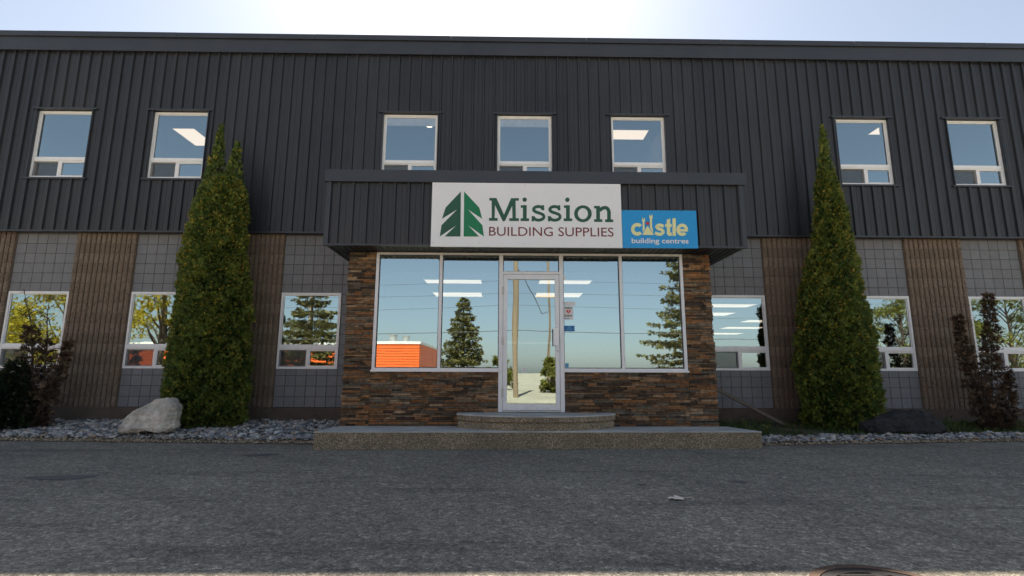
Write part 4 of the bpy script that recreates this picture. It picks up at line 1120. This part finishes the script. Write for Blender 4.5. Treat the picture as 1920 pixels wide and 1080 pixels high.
# storm drain
DR_ = empty('storm_drain', (DX, DY, 0), 'round cast iron storm drain grate with rusty rim in the asphalt', 'drain')
m = MB()
def ringz(m, r0, r1, z0, z1, n=56):
    for k in range(n):
        a, b_ = 2 * PI * k / n, 2 * PI * (k + 1) / n
        p = lambda r, t, z: (DX + r * math.cos(t), DY + r * math.sin(t), z)
        m.quad(p(r0, a, z1), p(r1, a, z1), p(r1, b_, z1), p(r0, b_, z1)); m.quad(p(r1, a, z1), p(r1, a, z0), p(r1, b_, z0), p(r1, b_, z1)); m.quad(p(r0, a, z0), p(r0, a, z1), p(r0, b_, z1), p(r0, b_, z0))
ringz(m, .335, .384, -.25, .006); rim = m.build('rim', MT['rust'])
m = MB(); ringz(m, .275, .332, -.03, .002); 
for k in range(-5, 6):
    yb = k * .048; hw = math.sqrt(max(0, .277 ** 2 - yb ** 2))
    m.box(DX - hw, DX + hw, DY + yb - .013, DY + yb + .013, -.03, .0015)
m.box(DX + .055, DX + .10, DY - .26, DY + .26, -.028, .003)
grate = m.build('grate', MT['iron'])
m = MB(); m.add([(DX + .36 * math.cos(2 * PI * k / 30), DY + .36 * math.sin(2 * PI * k / 30), -.25) for k in range(30)], [tuple(range(30))]); adopt(DR_, rim, grate, m.build('pit', MT['pit']))

# ------------------------------------------------------------------ across the street (seen mirrored in the glass)
OB = empty('orange_building', (-25, -46.7, 0), 'low bright orange metal sided building mirrored in the left entrance glass', 'building')
ox0, ox1, oz = -46.0, -9.25, 4.0
m = MB(); z = 0.9
prof = []
while z < oz - .02: prof += [(z, 0), (z + .13, 0), (z + .16, .05), (z + .25, .05), (z + .28, 0)]; z += .28
for (za, da), (zb, db) in zip(prof[:-1], prof[1:]):
    m.quad((ox0, -46.7 + da, za), (ox0, -46.7 + db, zb), (ox1, -46.7 + db, zb), (ox1, -46.7 + da, za))
    m.quad((ox1 + da, -46.7, za), (ox1 + db, -46.7, zb), (ox1 + db, -62, zb), (ox1 + da, -62, za))
w1 = m.build('metal_siding', MT['orange'])
m = MB(); m.box(ox0, ox1 - .02, -62, -46.75, 0, oz); m.box(ox0, ox1 + .03, -46.76, -46.64, 0, .9); w2 = m.build('wall', MT['polewood'])
m = MB(); m.box(ox0, ox1 + .08, -62, -46.58, oz, oz + .26); w3 = m.build('roof_trim', MT['whitetrim'])
vs_ = []
for x, r_, h_ in ((-12.3, .42, .75), (-10.9, .36, .62)):
    m = MB(); m.tube([(x, -47.6, oz + .2), (x, -47.6, oz + .2 + h_)], r_, 20); m.tube([(x, -47.6, oz + .2 + h_), (x, -47.6, oz + .28 + h_)], r_ * 1.1, 20); vs_.append(m.build('roof_vent', MT['galv']))
adopt(OB, w1, w2, w3, *vs_)

def spruce(name, x, y, H, rb, n_wh, seed, label, zbase=.5):
    g = np.random.default_rng(seed); root = empty(name, (x, y, 0), label, 'tree', 'trees across the street')
    m = MB(); m.tube([(x, y, -.1), (x, y, H * .5), (x, y, H - .1)], [.18, .1, .015], 8)
    C = []; D = []
    for k in range(n_wh):
        u = (k + g.random() * .6) / n_wh; z = zbase + (H - zbase) * u; L = rb * (1 - u) ** .85 + .08
        nb = int(7 - 2 * u)
        for j in range(nb):
            a = 2 * PI * (j + g.random() * .8) / nb + k * 1.3; l_ = L * g.uniform(.6, 1.12)
            dx, dy = math.cos(a), math.sin(a)
            P = [np.array([x, y, z]), np.array([x + dx * l_ * .5, y + dy * l_ * .5, z - .10 * l_]), np.array([x + dx * l_, y + dy * l_, z - .05 * l_ + .1])]
            m.tube(P, [.025, .014, .005], 4)
            ns = int(8 + 30 * l_)
            for s_ in range(ns):
                q = .15 + .85 * g.random(); p = P[0] * (1 - q) ** 2 + 2 * q * (1 - q) * P[1] + q * q * P[2]
                sd = g.normal(0, .22 * l_ * (1.15 - q) + .05); C.append(p + np.array([-dy * sd, dx * sd, -abs(g.normal(0, .09))])); D.append([dx * .8 - dy * np.sign(sd) * .7, dy * .8 + dx * np.sign(sd) * .7, g.normal(-.15, .35)])
    C = np.array(C); D = np.array(D); n = len(C)
    V, T = sprays(C, D, .22 * g.uniform(.6, 1.2, n), np.clip(g.normal(.5, .2, n), 0, 1), g, 5, .9, .17)
    adopt(root, m.build('trunk', MT['bark']), quads_mesh('crown', V, T, MT['spruce'])); return root
spruce('spruce_tree', -3.05, -25.7, 5.95, 1.95, 24, 51, 'full conical spruce mirrored in the pane left of the door')
spruce('spruce_tree', -11.9, -20.0, 7.4, 3.0, 23, 52, 'broad spruce mirrored in the lower window left of the stone entrance')
spruce('spruce_tree', 9.7, -20.7, 11.0, 2.9, 26, 53, 'tall sparse spruce mirrored in the right entrance pane')

def leafy(name, x, y, H, r, n, mat, seed, label, z0=1.6, nclump=38):
    g = np.random.default_rng(seed); root = empty(name, (x, y, 0), label, 'tree', 'trees across the street'); m = MB()
    m.tube([(x, y, -.1), (x + .1, y, H * .3), (x, y + .1, H * .6), (x, y, H * .9)], [.2, .16, .09, .02], 8)
    cs = []
    for k in range(nclump):
        th = g.uniform(0, 2 * PI); u = g.random(); zz = z0 + (H - z0) * u; rr = r * math.sin(PI * min(1, .12 + .86 * u) ** .8) * g.uniform(.35, 1)
        c = np.array([x + rr * math.cos(th), y + rr * math.sin(th), zz]); cs.append((c, g.uniform(.4, .95) * r * .32))
        m.tube([(x, y, max(.6, zz - rr * .9)), tuple((np.array([x, y, zz - rr * .4]) + c) / 2), tuple(c)], [.05, .03, .008], 5)
    idx = g.integers(0, nclump, n); cc = np.array([c for c, _ in cs])[idx]; rs = np.array([s_ for _, s_ in cs])[idx]
    v = g.normal(0, 1, (n, 3)); v /= np.linalg.norm(v, axis=1, keepdims=True); p = cc + v * (rs * g.random(n) ** .4)[:, None] * np.array([1.2, 1.2, .8])
    V, T = sprays(p, v + np.array([0, 0, -.5]) + g.normal(0, .5, (n, 3)), .20 * g.uniform(.6, 1.3, n), np.clip(g.normal(.5, .22, n), 0, 1), g, 3, .9, .24)
    adopt(root, m.build('trunk', MT['bark']), quads_mesh('crown', V, T, mat)); return root
leafy('poplar_tree', -28.0, -22, 8.2, 3.4, 5200, MT['yellowleaf'], 61, 'bright yellow leafed tree mirrored in the lower window at far left')
leafy('poplar_tree', -31.8, -23, 5.4, 2.2, 3000, MT['yellowleaf'], 62, 'shorter yellow tree mirrored at the left side of the far left window')
leafy('ash_tree', -17.0, -14.5, 9.0, 2.9, 3200, MT['yellowleaf'], 63, 'tree with hanging yellow leaf sprays mirrored beside the left cedar', 3.4, 26)
leafy('willow_tree', 31.5, -30, 7.4, 2.9, 4200, MT['greenleaf'], 64, 'rounded green leafed tree mirrored in the window right of the right cedar')
leafy('willow_tree', 37.2, -27, 8.0, 3.4, 4600, MT['greenleaf'], 65, 'green leafed tree mirrored in the window behind the right dying shrub')

def pole(x, y, H, arms, label):
    r_ = empty('utility_pole', (x, y, 0), label, 'pole', 'utility poles across the street')
    m = MB(); m.tube([(x, y, -.2), (x, y, H)], [.13, .09], 14); obs = [m.build('pole_shaft', MT['polewood'])]
    for z, w in arms:
        m = MB(); m.box(x - w, x + w, y - .17, y - .11, z - .06, z + .06); obs.append(m.build('crossarm', MT['polewood']))
        m = MB()
        for q in (-w * .9, -w * .4, w * .4, w * .9): m.tube([(x + q, y - .14, z + .06), (x + q, y - .14, z + .14), (x + q, y - .14, z + .24)], [.02, .045, .03], 8)
        obs.append(m.build('insulators', MT['galv']))
    adopt(r_, *obs)
pole(.12, -16.7, 11.5, [(9.6, 1.1)], 'brown wooden utility pole mirrored in the transom over the door')
pole(2.62, -27.7, 9.2, [(7.6, 1.2), (6.3, .9)], 'utility pole with two crossarms mirrored in the door glass')
pole(-13.5, -24.0, 10.5, [(8.9, 1.1)], 'utility pole mirrored behind the spruce in the lower left window')
for i, (z, yq, lab) in enumerate(((5.35, -16.9, 'topmost overhead wire mirrored across the entrance glass'), (4.72, -16.9, 'second overhead wire down mirrored across the entrance glass'), (4.15, -16.9, 'third overhead wire down mirrored across the entrance glass'), (2.95, -17.0, 'lowest overhead cable mirrored across the entrance glass'))):
    m = MB()
    for s_ in (-1, 1):
        pts = [(.12 + s_ * 34 * u, yq - (3 if s_ < 0 else -2) * u, z + .1 - 1.6 * u * (1 - u) + (.5 * u if i % 2 else .2 * u)) for u in np.linspace(0, 1, 26)]
        m.tube(pts, (.008 if i < 3 else .016), 5)
    tag(m.build('overhead_wire', MT['wire']), lab, 'wire', 'overhead wires across the street')
m = MB()
pts = [(.2, -16.8, 6.0), (1.1, -19, 4.9), (1.7, -22, 4.4), (2.3, -25, 4.9), (2.62, -27.6, 6.2)]
m.tube([(p[0], p[1], p[2]) for p in pts], .02, 5); tag(m.build('overhead_wire', MT['wire']), 'slack service wire looping between the two poles in the door glass', 'wire', 'overhead wires across the street')

leafy('street_bush', 2.35, -22.5, 1.9, 1.0, 1500, MT['greenleaf'], 71, 'low green bush mirrored at the bottom right of the door glass', .2, 16)
leafy('street_bush', -.75, -27.0, 2.0, 1.2, 1500, MT['greenleaf'], 72, 'low green bush mirrored at the bottom left of the door glass', .2, 16)
